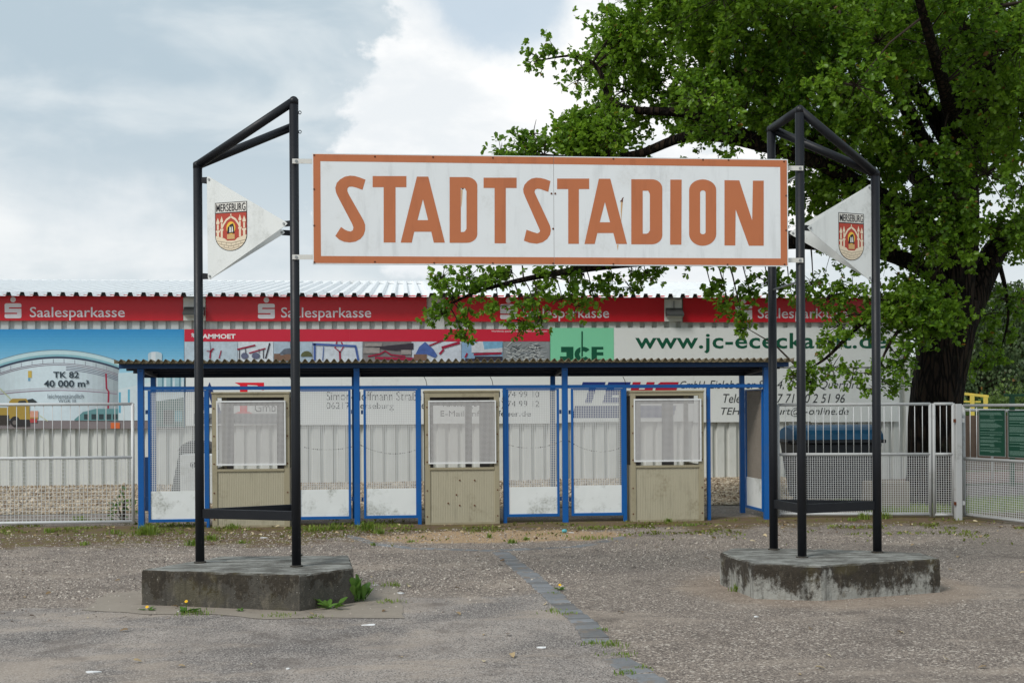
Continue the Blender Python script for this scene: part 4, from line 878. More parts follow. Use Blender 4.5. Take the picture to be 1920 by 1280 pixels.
# -- ticket booths
def ribbed(x0, x1, z0, z1, y, step, dep):
    b = MB(); n = int((x1 - x0) / step)
    pts = [(x0 + (x1 - x0) * i / n, y - (dep if i % 2 else 0)) for i in range(n + 1)]
    for (a, ya), (b2, yb) in zip(pts, pts[1:]): b.face([(a, ya, z0), (b2, yb, z0), (b2, yb, z1), (a, ya, z1)])
    return b
M_INT = mat('booth_inside', c(112, 106, 102), .8, .1); M_SCR = mat('screen_wire', c(198, 196, 195), .5, .06, 6)
def booth(px0, px1, ytop, ybot, fr, lab, panes, screws=()):
    Y = G((px0 + px1) / 2, ybot).y; x0, x1 = W(px0, 860, Y).x, W(px1, 860, Y).x; z1 = W((px0 + px1) / 2, ytop, Y).z; D = 1.0
    o = thing('ticket_booth', ((x0 + x1) / 2, Y + D / 2, 0), lab, 'ticket booth', 'beige ticket booths')
    f = lambda px, py: W(px, py, Y)
    a, b_ = f(fr[0], fr[3]), f(fr[2], fr[1])                    # screen frame corners
    ct = .075; sill = f(fr[0], fr[3] + 7).z; head = f(fr[0], fr[1] - 5.5).z
    for xx in (x0, x1 - ct): box('corner_post', M_TAND, o, xx, Y, 0, xx + ct, Y + .05, z1, bevel=.003); box('corner_post', M_TAND, o, xx, Y + D - .05, 0, xx + ct, Y + D, z1)
    box('head_trim', M_TAND, o, x0 + ct, Y + .003, head, x1 - ct, Y + .05, z1 - .002); box('sill_trim', M_TAND, o, x0 + ct, Y - .006, sill - .035, x1 - ct, Y + .05, sill, bevel=.003)
    ribbed(x0 + ct, x1 - ct, .03, sill - .036, Y + .016, .0125, .0032).build('front_panel', M_TAN, o)
    box('base_rail', M_TAND, o, x0 + ct, Y + .004, 0, x1 - ct, Y + .05, .03)
    MB().box(x0 + ct, Y + .04, 0, x1 - ct, Y + .048, sill - .036).build('inner_panel', M_INT, o)
    box('roof', M_TAND, o, x0 - .01, Y - .012, z1, x1 + .01, Y + D + .02, z1 + .028, bevel=.004)
    for xx, sg in ((x0, 1), (x1 - .02, -1)):                    # side walls with a window opening
        box('side_panel', M_TAND, o, xx + .002, Y + .05, 0, xx + .02, Y + D - .05, sill); box('side_panel', M_TAND, o, xx + .002, Y + .05, head, xx + .02, Y + D - .05, z1 - .002)
    # rear wall pieced round its window panes
    px_ = [x0 + ct] + [v for p in panes for v in (W(p[0], 800, Y + D).x, W(p[1], 800, Y + D).x)] + [x1 - ct]
    rzt, rzb = W(fr[0], fr[1] + 10, Y + D).z, sill - .05
    for i in range(0, len(px_), 2):
        if px_[i + 1] - px_[i] > .01: box('rear_panel', M_INT, o, px_[i], Y + D - .045, 0, px_[i + 1], Y + D - .01, z1 - .003)
    for i in range(1, len(px_) - 1, 2):
        box('rear_panel', M_INT, o, px_[i], Y + D - .044, 0, px_[i + 1], Y + D - .012, rzb); box('rear_panel', M_INT, o, px_[i], Y + D - .044, rzt, px_[i + 1], Y + D - .012, z1 - .003)
    # the screen in its white frame, standing a little proud
    sc = box('screen_frame', M_WHITE, o, a.x, Y - .03, b_.z - .022, b_.x, Y - .004, b_.z)
    box('screen_frame', M_WHITE, o, a.x, Y - .03, a.z, b_.x, Y - .004, a.z + .024)
    for xx in (a.x, b_.x - .02): box('screen_frame', M_WHITE, o, xx, Y - .029, a.z + .024, xx + .02, Y - .005, b_.z - .022)
    wires(a.x + .02, b_.x - .02, a.z + .024, b_.z - .022, Y - .018, .0175, .0078, o, M_SCR, 'screen_mesh')
    bm = MB().tube([(0, -.006, 0), (0, .006, 0)], .011, 8).mesh('bolt', M_RUST)
    for zz in (.12, .5, .92, 1.32, 1.72):
        for xx in (x0 + .03, x1 - .03): link('bolt', bm, o, Vector((xx, Y, min(zz, z1 - .1))) - WL[o])
    for px, py in screws: p = f(px, py); p.y = Y + .008; link('bolt', bm, o, p - WL[o])
    return o
booth(397.5, 543, 738, 988, (406.5, 750.5, 535.5, 872.5), 'beige ticket booth partly behind the black left frame post', [(438, 520)])
booth(797, 936.5, 735, 982.5, (803.5, 750, 929.5, 869.5), 'beige ticket booth in the middle with dark screw holes in its panel', [(812, 872), (884, 899)], [(862, 900), (890, 900), (856, 927), (840.5, 943), (862, 947), (890, 947)])
booth(1183, 1320, 735, 977, (1188.5, 747, 1314, 865.5), 'beige ticket booth on the right beside the open gateway', [(1200, 1240), (1262, 1300)])

# ------------------------------------------------------------------ white tubular fences
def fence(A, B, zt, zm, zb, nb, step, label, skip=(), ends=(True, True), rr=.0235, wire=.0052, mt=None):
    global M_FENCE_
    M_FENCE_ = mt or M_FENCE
    """A, B on the ground; frame of tubes, thin bars above the middle rail, wire mesh below"""
    o = thing('tube_fence', A.lerp(B, .5), label, 'fence', 'white fence panels beside the gates')
    d = (B - A); Ln = d.length; d.normalize(); p = lambda s, z: Vector((A.x + d.x * s, A.y + d.y * s, z))
    for z in (zt, zm, zb): q = MB().tube([p(0, z), p(Ln, z)], rr, 10).build('rail', M_FENCE_, o, smooth=True)
    for s_, on in ((0, ends[0]), (Ln, ends[1])):
        if on: MB().tube([p(s_, zb - .03), p(s_, zt + .01)], rr * 1.02, 10).build('stile', M_FENCE_, o, smooth=True)
    bar = MB().tube([(0, 0, zm), (0, 0, zt)], .0056, 6).mesh('bar', M_WIRE, smooth=True)
    for i in range(1, nb):
        s_ = Ln * i / nb
        if i not in skip: link('bar', bar, o, p(s_, 0) - WL[o])
    wires(0, Ln, zb, zm, 0, step, wire, o, fn=lambda v: p(v.x, v.z) + Vector((-d.y, d.x, 0)) * v.y)
    return o
def P2(px, y): v = G(px, y); return v
FL1 = P2(250, 984); FL0 = FL1 + Vector((-5.4, .05, 0))
z_at = lambda px, py, v: W(px, py, v.y).z
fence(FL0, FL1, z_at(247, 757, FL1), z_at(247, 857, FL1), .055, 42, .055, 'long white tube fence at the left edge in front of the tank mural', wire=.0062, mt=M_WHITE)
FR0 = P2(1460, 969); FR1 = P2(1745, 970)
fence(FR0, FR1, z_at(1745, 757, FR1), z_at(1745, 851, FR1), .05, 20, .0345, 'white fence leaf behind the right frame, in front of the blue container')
FN0 = P2(1752, 970.5); FN1 = P2(1788, 971)
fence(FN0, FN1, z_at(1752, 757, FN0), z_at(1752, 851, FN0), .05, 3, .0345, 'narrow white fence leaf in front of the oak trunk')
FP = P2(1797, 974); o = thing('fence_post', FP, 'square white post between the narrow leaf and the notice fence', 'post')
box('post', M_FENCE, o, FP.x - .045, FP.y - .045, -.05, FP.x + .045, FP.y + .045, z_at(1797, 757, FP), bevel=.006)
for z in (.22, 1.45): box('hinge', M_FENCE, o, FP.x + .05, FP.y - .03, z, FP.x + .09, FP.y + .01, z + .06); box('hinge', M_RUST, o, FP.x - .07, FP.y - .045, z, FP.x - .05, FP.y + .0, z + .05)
FQ0 = P2(1808, 972); FQ1 = P2(1920, 985); dq = (FQ1 - FQ0).normalized(); FQ2 = FQ0 + dq * 3.2
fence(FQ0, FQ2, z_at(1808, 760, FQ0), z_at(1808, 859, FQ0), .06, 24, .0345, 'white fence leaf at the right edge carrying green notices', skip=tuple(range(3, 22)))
for s_ in (.68, 1.52): pass
# green notice boards fixed to it
M_NOT = mat('notice_green', c(16, 62, 46), .4, .08, 3); M_NOTT = flat((120, 150, 138))
nq = Vector((dq.y, -dq.x, 0)); nq = nq if nq.y < 0 else -nq
for i, (px0, px1, y0, y1) in enumerate(((1839, 1889, 768, 854), (1893.5, 1948, 768.5, 857))):
    a0, a1 = PL(px0, y1, FQ0, nq), PL(px1, y0, FQ0, nq); wdt = (a1 - a0).dot(dq); z0, z1 = a0.z, PL(px0, y0, FQ0, nq).z
    o = thing('notice_board', Vector((a0.x, a0.y, z0)) + dq * wdt / 2, ['dark green notice with lines of small print, first on the right fence', 'dark green notice cut by the right edge of the view'][i], 'notice', 'green notices on the right fence')
    f = lambda u, v, k=.036: Vector((a0.x, a0.y, 0)) + dq * (wdt * u) + Vector((0, 0, z1 + (z0 - z1) * v)) + nq * k
    MB().prism([f(0, 0, .03), f(1, 0, .03), f(1, 1, .03), f(0, 1, .03)], nq * .005).build('plate', M_NOT, o, fix=True)
    for e_ in ((0, 0, 1, .012), (0, .988, 1, 1), (0, .012, .02, .988), (.98, .012, 1, .988)):
        MB().prism([f(e_[0], e_[1], .0352), f(e_[2], e_[1], .0352), f(e_[2], e_[3], .0352), f(e_[0], e_[3], .0352)], nq * .004).build('edge_strip', M_STEEL, o, fix=True)
    r_ = random.Random(5 + i); b = MB(); v = .06
    while v < .95:
        head = r_.random() < .16
        w_ = .16 if head else r_.uniform(.5, .86); u0 = .5 - w_ / 2 if head else .06
        u = u0
        while u < u0 + w_:
            l_ = min(r_.uniform(.02, .06), u0 + w_ - u)
            b.face([f(u, v), f(u + l_, v), f(u + l_, v + .008), f(u, v + .008)]); u += l_ + .008
        v += .045 if head or r_.random() < .22 else .0195
    b.build('small_print', M_NOTT, o)['kind'] = 'stuff'

# ------------------------------------------------------------------ behind the fences
M_BIN = mat('bin_blue', c(22, 84, 120), .5, .2, 4, dirt=c(30, 52, 70), dirt_amt=.6, dscale=4); M_BIND = mat('bin_dark', c(30, 34, 40), .55, .2, 4)
BY_ = 19.3; bx0, bx1 = W(1490, 850, BY_).x, W(1660, 850, BY_).x; bz = W(1570, 797, BY_).z
bin_ = thing('waste_container', ((bx0 + bx1) / 2, BY_ + .45, 0), 'large dark waste container with a domed blue lid behind the right fence', 'waste container')
zl = bz - .30
b = MB(); b.v = [(bx0 + .16, BY_ + .1, .16), (bx1 - .16, BY_ + .1, .16), (bx1 - .16, BY_ + .8, .16), (bx0 + .16, BY_ + .8, .16), (bx0 + .05, BY_, zl), (bx1 - .05, BY_, zl), (bx1 - .05, BY_ + .95, zl), (bx0 + .05, BY_ + .95, zl)]
b.f = [(0, 3, 2, 1), (4, 5, 6, 7), (0, 1, 5, 4), (1, 2, 6, 5), (2, 3, 7, 6), (3, 0, 4, 7)]; b.build('body', M_BIND, bin_, bevel=.02)
box('rim', M_BIND, bin_, bx0, BY_ - .05, zl, bx1, BY_ + 1.0, zl + .06, bevel=.012)
b = MB(); na = 10
for xx, k in ((bx0 + .01, .86), (bx0 + .08, 1), (bx1 - .08, 1), (bx1 - .01, .86)):
    for j in range(na + 1): a = math.pi * j / na; b.v.append((xx, BY_ + .475 - .5 * math.cos(a) * k, zl + .062 + .24 * math.sin(a) ** .8 * k))
for i in range(3):
    for j in range(na): q = i * (na + 1) + j; b.f.append((q, q + 1, q + na + 2, q + na + 1))
b.f.append(tuple(range(na, -1, -1))); b.f.append(tuple(range(3 * (na + 1), 4 * (na + 1)))); b.build('lid', M_BIN, bin_, fix=True)
for xx in (bx0 - .03, bx1 + .03): MB().tube([(xx, BY_ + .2, zl + .02), (xx, BY_ + .75, zl + .02)], .025, 8).build('handle', M_BIND, bin_)
for xx in (bx0 + .25, bx1 - .25):
    for yy in (BY_ + .2, BY_ + .7): MB().tube([(xx - .025, yy, .085), (xx + .025, yy, .085)], .085, 14).build('wheel', M_DARK, bin_)
p = G(1668, 955); b = MB().box(p.x - .30, p.y, -.02, p.x + .36, p.y + .6, .46); o = b.build('concrete_block', mat('pale_concrete', c(120, 113, 102), .9, .2, 6, dirt=c(96, 88, 76), dirt_amt=.6, bump=.8), None, (p.x, p.y, 0), bevel=.02); tag(o, 'pale rough concrete block behind the fence beside the oak trunk', 'concrete block')
# white cabinet behind the first gate
p = G(362, 905); M_CAB = mat('cabinet_white', c(214, 217, 216), .5, .05, 3, dirt=c(150, 150, 140), dirt_amt=.5)
Yc = 21.5; x0, x1 = W(337, 860, Yc).x, W(405, 860, Yc).x; zc1, zc0 = W(360, 852, Yc).z, W(360, 914, Yc).z
o = thing('white_cabinet', ((x0 + x1) / 2, Yc, 0), 'white cabinet with a round emblem seen through the first gate', 'cabinet')
box('body', M_CAB, o, x0, Yc, max(.0, zc0 - .3), x1, Yc + .4, zc1, bevel=.01); box('plinth', M_DARK, o, x0 - .05, Yc + .02, .0, x1 + .1, Yc + .5, .14)
ink([arc(361.5, 871, 5, 6, 0, 360, 14)[:-1], arc(361.5, 871, 3.6, 4.4, 0, 360, 14)[:-1]], lambda a, b_: W(a, b_, Yc - .003), INK, o, 'emblem'); ink([(358, 869), (365, 869), (361.5, 876)], lambda a, b_: W(a, b_, Yc - .003), INK, o, 'emblem')
Yd = 22.3; x0, x1 = W(333, 860, Yd).x, W(398, 860, Yd).x; zt_ = W(360, 827, Yd).z; zs = zt_ - .17
o = thing('grey_bin', ((x0 + x1) / 2, Yd + .4, 0), 'dark grey round topped bin behind the white cabinet', 'bin')
lp = [(x0, Yd, zs), (x0 + .08, Yd, zs + .11), (x0 + .2, Yd, zt_), (x1 - .2, Yd, zt_), (x1 - .08, Yd, zs + .11), (x1, Yd, zs)]
MB().prism(lp, (0, .8, 0)).build('lid', M_LAMP, o, fix=True)
MB().prism([(x0 + .03, Yd + .03, zs - .003), (x1 - .03, Yd + .03, zs - .003), (x1 + .02, Yd + .03, .1), (x0 - .15, Yd + .03, .1)], (0, .74, 0)).build('body', M_LAMP, o, fix=True)

# right background: barrier, boards, beams
o = thing('pitch_barrier', (11.5, 26.5, 0), 'white tube barrier behind the green notices', 'barrier')
pa, pb = W(1800, 768, 27), W(1990, 772, 25); MB().tube([pa, pb], .035, 8).build('rail', M_WHITE, o, smooth=True)
for k in (0.02, .33, .66, .98): q = pa.lerp(pb, k); MB().tube([(q.x, q.y, -.02), (q.x, q.y, q.z)], .03, 8).build('post', M_WHITE, o, smooth=True)
M_WOOD = mat('weathered_boards', c(112, 94, 82), .9, .25, 6, dirt=c(70, 58, 50), dirt_amt=.6, bump=.5)
o = thing('board_fence', (12.6, 30, 0), 'low brown board fence beyond the white barrier', 'fence')
x = W(1809, 800, 30).x
while x < 17: box('board', M_WOOD, o, x, 30 + random.uniform(0, .02), 0, x + .28, 30.05, 1.45 + random.uniform(-.04, .04)); x += .285
M_YEL = mat('yellow_paint', c(214, 190, 90), .6, .1, 3)
o = thing('yellow_rail', (W(1825, 740, 44).x, 44, 0), 'faded yellow wooden rail beyond the oak trunk', 'rail')
a, b_ = W(1790, 736, 44), W(1853, 743, 44); MB().bar(a, b_, .08, .10).build('beam', M_YEL, o); a2, b2 = W(1790, 752, 44), W(1838, 753, 44); MB().bar(a2, b2, .08, .06).build('beam', M_YEL, o)
for k in (.15, .5, .9): q = a.lerp(b_, k); box('post', M_YEL, o, q.x - .07, 43.9, -.05, q.x + .07, 43.99, q.z)
M_GRN = mat('green_paint', c(24, 84, 54), .5, .1, 3)
o = thing('green_frame', (W(1897, 760, 24).x, 24, 0), 'dark green steel post with a cross beam above the notices', 'steel frame')
a, b_ = W(1883, 740.5, 24), W(1990, 741, 24); MB().bar(a, b_, .06, .05).build('beam', M_GRN, o, bevel=.004); q = W(1897.5, 760, 24); box('post', M_GRN, o, q.x - .04, 23.96, -.02, q.x + .04, 24.04, a.z - .026)
q = W(1975, 760, 24); box('post', M_GRN, o, q.x - .04, 23.96, -.02, q.x + .04, 24.04, a.z - .026)

# ------------------------------------------------------------------ oak
def leaf_shape():
    """lobed oak leaf along +y, length 1, folded a little along the rib; returns verts, tris"""
    half = [(0, 0), (.10, .16), (.20, .30), (.13, .38), (.27, .56), (.17, .64), (.25, .80), (.12, .93), (0, 1)]
    rib = [(0, .25), (0, .5), (0, .75)]
    V = []
    for s_ in (1, -1):
        for x, y in half: V.append((x * s_, y, .10 * x / .27 + .10 * math.sin(y * 2.6)))
    V += [(0, y, .10 * math.sin(y * 2.6)) for _, y in rib]
    F = []
    for o, fl in ((0, 0), (9, 1)):
        r = 18; t_ = [(o, o + 1, r), (o + 1, o + 2, r), (o + 2, o + 3, r), (r, o + 3, r + 1), (o + 3, o + 4, r + 1), (o + 4, o + 5, r + 1), (r + 1, o + 5, r + 2), (o + 5, o + 6, r + 2), (o + 6, o + 7, r + 2), (o + 7, o + 8, r + 2)]
        F += [(a, c_, b_) if fl else (a, b_, c_) for a, b_, c_ in t_]
    return np.array(V), np.array(F)
LV, LF = leaf_shape()
LV2 = np.array([(0, 0, 0), (.24, .34, .12), (.26, .78, .13), (0, 1, .05), (-.26, .78, .13), (-.24, .34, .12), (0, .56, .03)]); LF2 = np.array([(0, 1, 6), (1, 2, 6), (2, 3, 6), (6, 3, 4), (6, 4, 5), (6, 5, 0)])
def frames(D, UP):
    """rotation matrices with y along D and z near UP"""
    D = D / np.linalg.norm(D, axis=1, keepdims=True); Xx = np.cross(D, UP); Xx /= np.linalg.norm(Xx, axis=1, keepdims=True) + 1e-9
    Z = np.cross(Xx, D); return np.stack([Xx, D, Z], axis=2)
def scatter(P, D, UP, S, LV_=LV, LF_=LF, wid=1.0):
    R = frames(D, UP); lv = LV_ * np.array([wid, 1, 1]); V = np.einsum('nij,kj->nki', R, lv) * S[:, None, None] + P[:, None, :]
    n, k = V.shape[:2]; F = (LF_[None] + (np.arange(n) * k)[:, None, None]).reshape(-1, 3); return V.reshape(-1, 3), F
def unit(n, rng): v = rng.normal(size=(n, 3)); return v / np.linalg.norm(v, axis=1, keepdims=True)

TB = Vector((W(1752, 930, 19.75).x, 19.75, 0))
oak = thing('oak_tree', TB, 'huge old oak with a dark thick trunk and a crown spreading over the right half', 'tree')
def pix(l): return [W(x, y, Y) for x, y, Y in l]
def smooth_path(P, n=6):
    out = []
    for i in range(len(P) - 1):
        p0, p1, p2, p3 = P[max(i - 1, 0)], P[i], P[i + 1], P[min(i + 2, len(P) - 1)]
        for k in range(n):
            u = k / n; out.append(.5 * ((2 * p1) + (p2 - p0) * u + (2 * p0 - 5 * p1 + 4 * p2 - p3) * u * u + (3 * p1 - p0 - 3 * p2 + p3) * u ** 3))
    return out + [P[-1]]
def limb(name, P, r0, r1, n=12, sub=6, rough=.0, m=M_BARK, parent=None, power=1.0):
    Q = smooth_path(P, sub); N_ = len(Q); R = [r0 + (r1 - r0) * (k / (N_ - 1)) ** power for k in range(N_)]
    b = MB().tube(Q, R, n)
    if rough:
        for i, v in enumerate(b.v):
            k = min(i // n, N_ - 1); q = Q[k]; d = Vector(v) - q
            an = math.atan2(d.x, d.y); h = v[2]
            f_ = 1 + rough * (math.sin(an * 9 + mnoise.noise(Vector((0, 0, h * .8))) * 5) * .5 + mnoise.noise(Vector((math.cos(an) * 3, math.sin(an) * 3, h * 1.3))) * 1.6)
            flare = 1 + .45 * max(0, .55 - h) ** 1.5 if name == 'trunk' else 1
            v2 = q + d * f_ * flare; b.v[i] = tuple(v2)
    o = b.build(name, m, parent or oak, smooth=True); return o, Q, R
SKEL = []
def L_(name, P, r0, r1, n=10, rough=.05, **k):
    o, Q, R = limb(name, P, r0, r1, n, rough=rough, **k); SKEL.extend(zip(Q, R)); return Q
base = Vector((TB.x, TB.y, -.08))
L_('trunk', [base, Vector((TB.x + .0, TB.y, .5))] + pix([(1752, 840, 19.75), (1756, 750, 19.75), (1769, 665, 19.75), (1786, 560, 19.7)]), .43, .45, 30, rough=.05)
stemA = L_('limb', pix([(1782, 590, 19.7), (1797, 470, 19.7), (1800, 350, 19.7), (1797, 250, 19.8), (1788, 150, 20), (1792, 40, 20.2), (1802, -150, 20.4), (1810, -420, 20.6)]), .36, .12, 18)
L_('limb', pix([(1798, 340, 19.7), (1826, 250, 19.5), (1846, 160, 19.3), (1856, 60, 19), (1872, -100, 18.6), (1900, -350, 18.2)]), .24, .09, 14)
L_('limb', pix([(1800, 610, 19.75), (1838, 530, 19.9), (1866, 470, 20.1), (1910, 425, 20.4), (1985, 370, 20.8), (2120, 300, 21.2), (2300, 180, 21.5)]), .27, .09, 16)
L_('limb', pix([(1797, 345, 19.7), (1760, 300, 19.4), (1728, 262, 19.1), (1702, 205, 18.8), (1668, 140, 18.4), (1600, 60, 17.9), (1520, 0, 17.4), (1440, -60, 17)]), .17, .04, 10)
limbE = L_('limb', pix([(1785, 455, 19.6), (1690, 390, 19.1), (1560, 318, 18.6), (1450, 278, 18.3), (1305, 254, 18.0), (1192, 290, 17.9), (1090, 298, 17.8), (985, 290, 17.7), (940, 292, 17.6)]), .15, .012, 10)
L_('limb', pix([(1450, 278, 18.3), (1370, 240, 18.1), (1285, 213, 18.0), (1185, 206, 18.0), (1143, 186, 18.0), (1122, 130, 18.1), (1078, 105, 18.1), (1000, 116, 18.1)]), .10, .008, 8)
L_('limb', pix([(1797, 300, 19.9), (1700, 150, 20.4), (1560, 50, 20.8), (1415, 10, 21), (1330, 50, 21), (1240, 85, 21), (1170, 95, 21)]), .16, .015, 9)
limbG = L_('limb', pix([(1782, 540, 19.6), (1680, 480, 19.3), (1520, 455, 19.1), (1380, 462, 19.0), (1250, 485, 19), (1120, 500, 19), (1000, 520, 19), (900, 545, 19), (835, 575, 19)]), .15, .012, 9)
L_('limb', pix([(1790, 560, 19.4), (1730, 545, 18.9), (1660, 570, 18.7), (1600, 620, 18.6), (1550, 670, 18.6), (1505, 698, 18.6)]), .08, .010, 8)
L_('limb', pix([(1770, 600, 19.3), (1735, 580, 18.7), (1700, 600, 18.4), (1660, 660, 18.3), (1640, 720, 18.3)]), .06, .008, 7)
L_('limb', pix([(1800, 420, 20), (1640, 250, 22), (1450, 100, 23.5), (1300, 0, 24.5), (1180, -80, 25)]), .18, .03, 9)
L_('limb', pix([(1800, 300, 19.6), (1780, 200, 17.8), (1740, 60, 16.2), (1690, -120, 15)]), .15, .03, 9)
L_('limb', pix([(1866, 470, 20.1), (1885, 540, 20.2), (1890, 600, 20.2), (1875, 660, 20.2)]), .05, .008, 6)
SP = np.array([tuple(q) for q, r in SKEL])
rng = np.random.default_rng(5)
# regions of the crown: (px, py, rx, ry, count, nearest y, farthest y, clump radius m)
REG = [(1270, 60, 120, 90, 13, 17.3, 21.5, .75), (1196, 128, 42, 60, 5, 17.6, 19.5, .42), (1258, 200, 100, 50, 8, 17.3, 20, .55), (1068, 262, 42, 18, 5, 17.4, 18.6, .3),
       (1145, 248, 66, 36, 8, 17.4, 19.5, .42), (1450, 60, 130, 110, 16, 16.8, 21.5, .8), (1400, 200, 120, 74, 13, 17, 22, .62), (1600, 60, 130, 110, 15, 16, 21.5, .8),
       (1570, 210, 120, 80, 11, 16.8, 20.5, .7), (1560, 350, 80, 90, 10, 17.8, 21, .7), (1750, 60, 150, 110, 14, 15.8, 22, .75), (1890, 80, 100, 120, 11, 16, 22, .75),
       (1690, 280, 60, 80, 7, 17.5, 23, .6), (1880, 280, 80, 80, 8, 17.5, 23, .65), (1690, 420, 90, 70, 10, 17.8, 22, .6), (1760, 560, 60, 40, 3, 18.4, 18.9, .42), (1690, 560, 70, 40, 6, 18, 20, .5),
       (1300, 400, 200, 60, 14, 18, 21, .6), (1050, 400, 130, 60, 8, 18, 20, .55), (1860, 180, 60, 60, 5, 17, 23, .6), (1800, 330, 60, 60, 6, 17.6, 18.9, .45), (1760, 440, 60, 60, 5, 18, 18.9, .42), (1890, 420, 40, 40, 4, 18.8, 20, .4)]
CL = []
for px, py, rx, ry, n, ya, yb, r in REG:
    for _ in range(n):
        a, q = rng.uniform(0, 6.283), math.sqrt(rng.uniform(0, 1)); CL.append((px + rx * q * math.cos(a), py + ry * q * math.sin(a), rng.uniform(ya, yb), r * rng.uniform(.8, 1.25), 1.0))
# crown above and beside the frame (it shades what is in view)
for _ in range(48):
    x, y = rng.uniform(1220, 2350), rng.uniform(-620, -60)
    if (x - 1800) ** 2 / 560 ** 2 + (y + 40) ** 2 / 560 ** 2 < 1: CL.append((x, y, rng.uniform(15.5, 25), rng.uniform(.9, 1.3), .75))
for _ in range(14): CL.append((rng.uniform(1960, 2300), rng.uniform(0, 420), rng.uniform(17, 24), rng.uniform(.8, 1.1), .75))
# sprays drawn out singly at the edge of the crown
for px, py, Y, r, dn in ((1010, 110, 18.1, .22, .8), (1045, 100, 18.1, .2, .8), (1090, 125, 18.1, .26, .8), (1085, 150, 18.1, .2, .7), (1000, 250, 17.8, .25, .8), (985, 272, 17.7, .3, 1), (940, 290, 17.6, .22, 1), (1150, 75, 18.3, .28, .8), (1105, 290, 17.8, .4, 1), (1020, 290, 17.8, .38, 1),
                         (830, 520, 19, .25, .7), (850, 560, 18.9, .34, 1), (880, 520, 19.0, .34, 1), (830, 590, 18.9, .26, .9), (875, 605, 18.9, .25, .9), (868, 628, 18.9, .16, .8), (920, 530, 19, .38, 1), (935, 575, 18.9, .22, .8), (960, 510, 19.1, .34, 1), (1000, 560, 18.9, .27, .9), (1015, 595, 18.8, .24, .9), (985, 605, 18.8, .22, .8), (1040, 520, 19, .38, 1), (1055, 560, 18.9, .2, .8), (1095, 515, 19, .32, .9), (1110, 545, 18.9, .22, .7), (1150, 520, 19, .24, .8), (1182, 540, 18.9, .2, .9), (1210, 512, 19, .2, .6), (1080, 575, 18.9, .16, .7), (1235, 510, 19, .16, .5),
                         (1335, 545, 18.9, .14, .6), (1365, 565, 18.8, .22, .7), (1390, 590, 18.7, .16, .8), (1355, 525, 18.9, .18, .5), (1405, 545, 18.9, .24, .7), (1440, 530, 18.9, .28, .8), (1400, 615, 18.7, .12, .7), (1480, 540, 18.8, .3, .9), (1525, 535, 18.8, .32, .9), (1560, 560, 18.7, .3, .9), (1600, 545, 18.7, .34, 1), (1575, 610, 18.6, .26, .9), (1560, 640, 18.6, .2, .8), (1610, 590, 18.6, .28, .9), (1640, 620, 18.6, .3, 1), (1650, 560, 18.7, .36, 1), (1690, 610, 18.5, .34, 1), (1520, 690, 18.6, .22, .8), (1560, 690, 18.6, .22, .8), (1490, 705, 18.6, .16, .7), (1600, 700, 18.6, .2, .7), (1640, 730, 18.5, .2, .8), (1660, 690, 18.5, .26, .9), (1690, 680, 18.5, .24, .8), (1680, 730, 18.5, .14, .7), (1700, 650, 18.4, .3, .9), (1740, 600, 18.5, .3, .9), (1775, 555, 18.6, .25, .8), (1520, 715, 18.6, .12, .6),
                         (1846, 590, 20.2, .28, .8), (1880, 560, 20.2, .28, .8), (1905, 585, 20.2, .2, .7), (1848, 640, 20.2, .3, .9), (1870, 670, 20.2, .24, .8), (1835, 690, 20.2, .22, .7), (1890, 620, 20.2, .18, .6), (1845, 545, 20.2, .2, .6), (1905, 470, 20.5, .2, .6), (1915, 350, 20.5, .3, .8)):
    CL.append((px, py, Y, r, dn))
TW = MB(); LP_, LD, LU, LS = [], [], [], []
twigs = 0
def twig_tube(a, b_, r0, r1, n=5, sag=.0):
    m_ = (a + b_) / 2 + Vector((0, 0, sag)); TW.tube([a, m_, b_], [r0, (r0 + r1) / 2, r1], n, cap=False)
for px, py, Y, r, dn in CL:
    c0 = np.array(W(px, py, Y)); d2 = ((SP - c0) ** 2).sum(1); anc = SP[d2.argmin()]; gap = math.sqrt(d2.min())
    # prefer an anchor back towards the trunk so that twigs point outwards
    if gap > .15: twig_tube(Vector(anc), Vector(c0), max(.006, min(.035, .012 * gap + .006)), .006, 6, .08 * gap)
    ns = int((5 + 26 * r) * (1 if r > .5 else 1.25)); out = c0 - np.array((TB.x, TB.y, c0[2])); out /= np.linalg.norm(out) + 1e-6
    for d in unit(ns, rng):
        d = d * np.array([1, 1, .72]) + out * .35 + np.array([0, 0, .05]); d /= np.linalg.norm(d)
        ln = r * rng.uniform(.55, 1.25); tip = c0 + d * ln + np.array([0, 0, -.12 * ln * rng.uniform(0, 1.4)])
        twig_tube(Vector(c0), Vector(tip), .008, .003, 4, .05 * ln)
        nr = max(2, int(ln / .088 * dn))
        for k in range(nr):
            u = 1 - .68 * k / nr; p = c0 + (tip - c0) * u + rng.normal(size=3) * .06; dd = d + rng.normal(size=3) * .55; dd /= np.linalg.norm(dd)
            if rng.uniform() > .9: continue
            nl = rng.integers(5, 10); ang = rng.uniform(0, 6.28) + np.arange(nl) * 2.4
            a1 = np.cross(dd, (0, 0, 1.)); a1 /= np.linalg.norm(a1) + 1e-6; a2 = np.cross(dd, a1); sp = rng.uniform(.7, 1.25, nl)
            L3 = dd[None] * np.cos(sp)[:, None] + (a1[None] * np.cos(ang)[:, None] + a2[None] * np.sin(ang)[:, None]) * np.sin(sp)[:, None]
            L3[:, 2] -= .12
            LP_.append(p[None] + rng.normal(size=(nl, 3)) * .012); LD.append(L3)
            LU.append(np.array([[-.1, -.35, 1.]]) + rng.normal(size=(nl, 3)) * .75); LS.append(rng.uniform(.05, .10, nl))
LP_, LD, LU, LS = map(np.concatenate, (LP_, LD, LU, LS))
print('oak leaves', len(LP_))
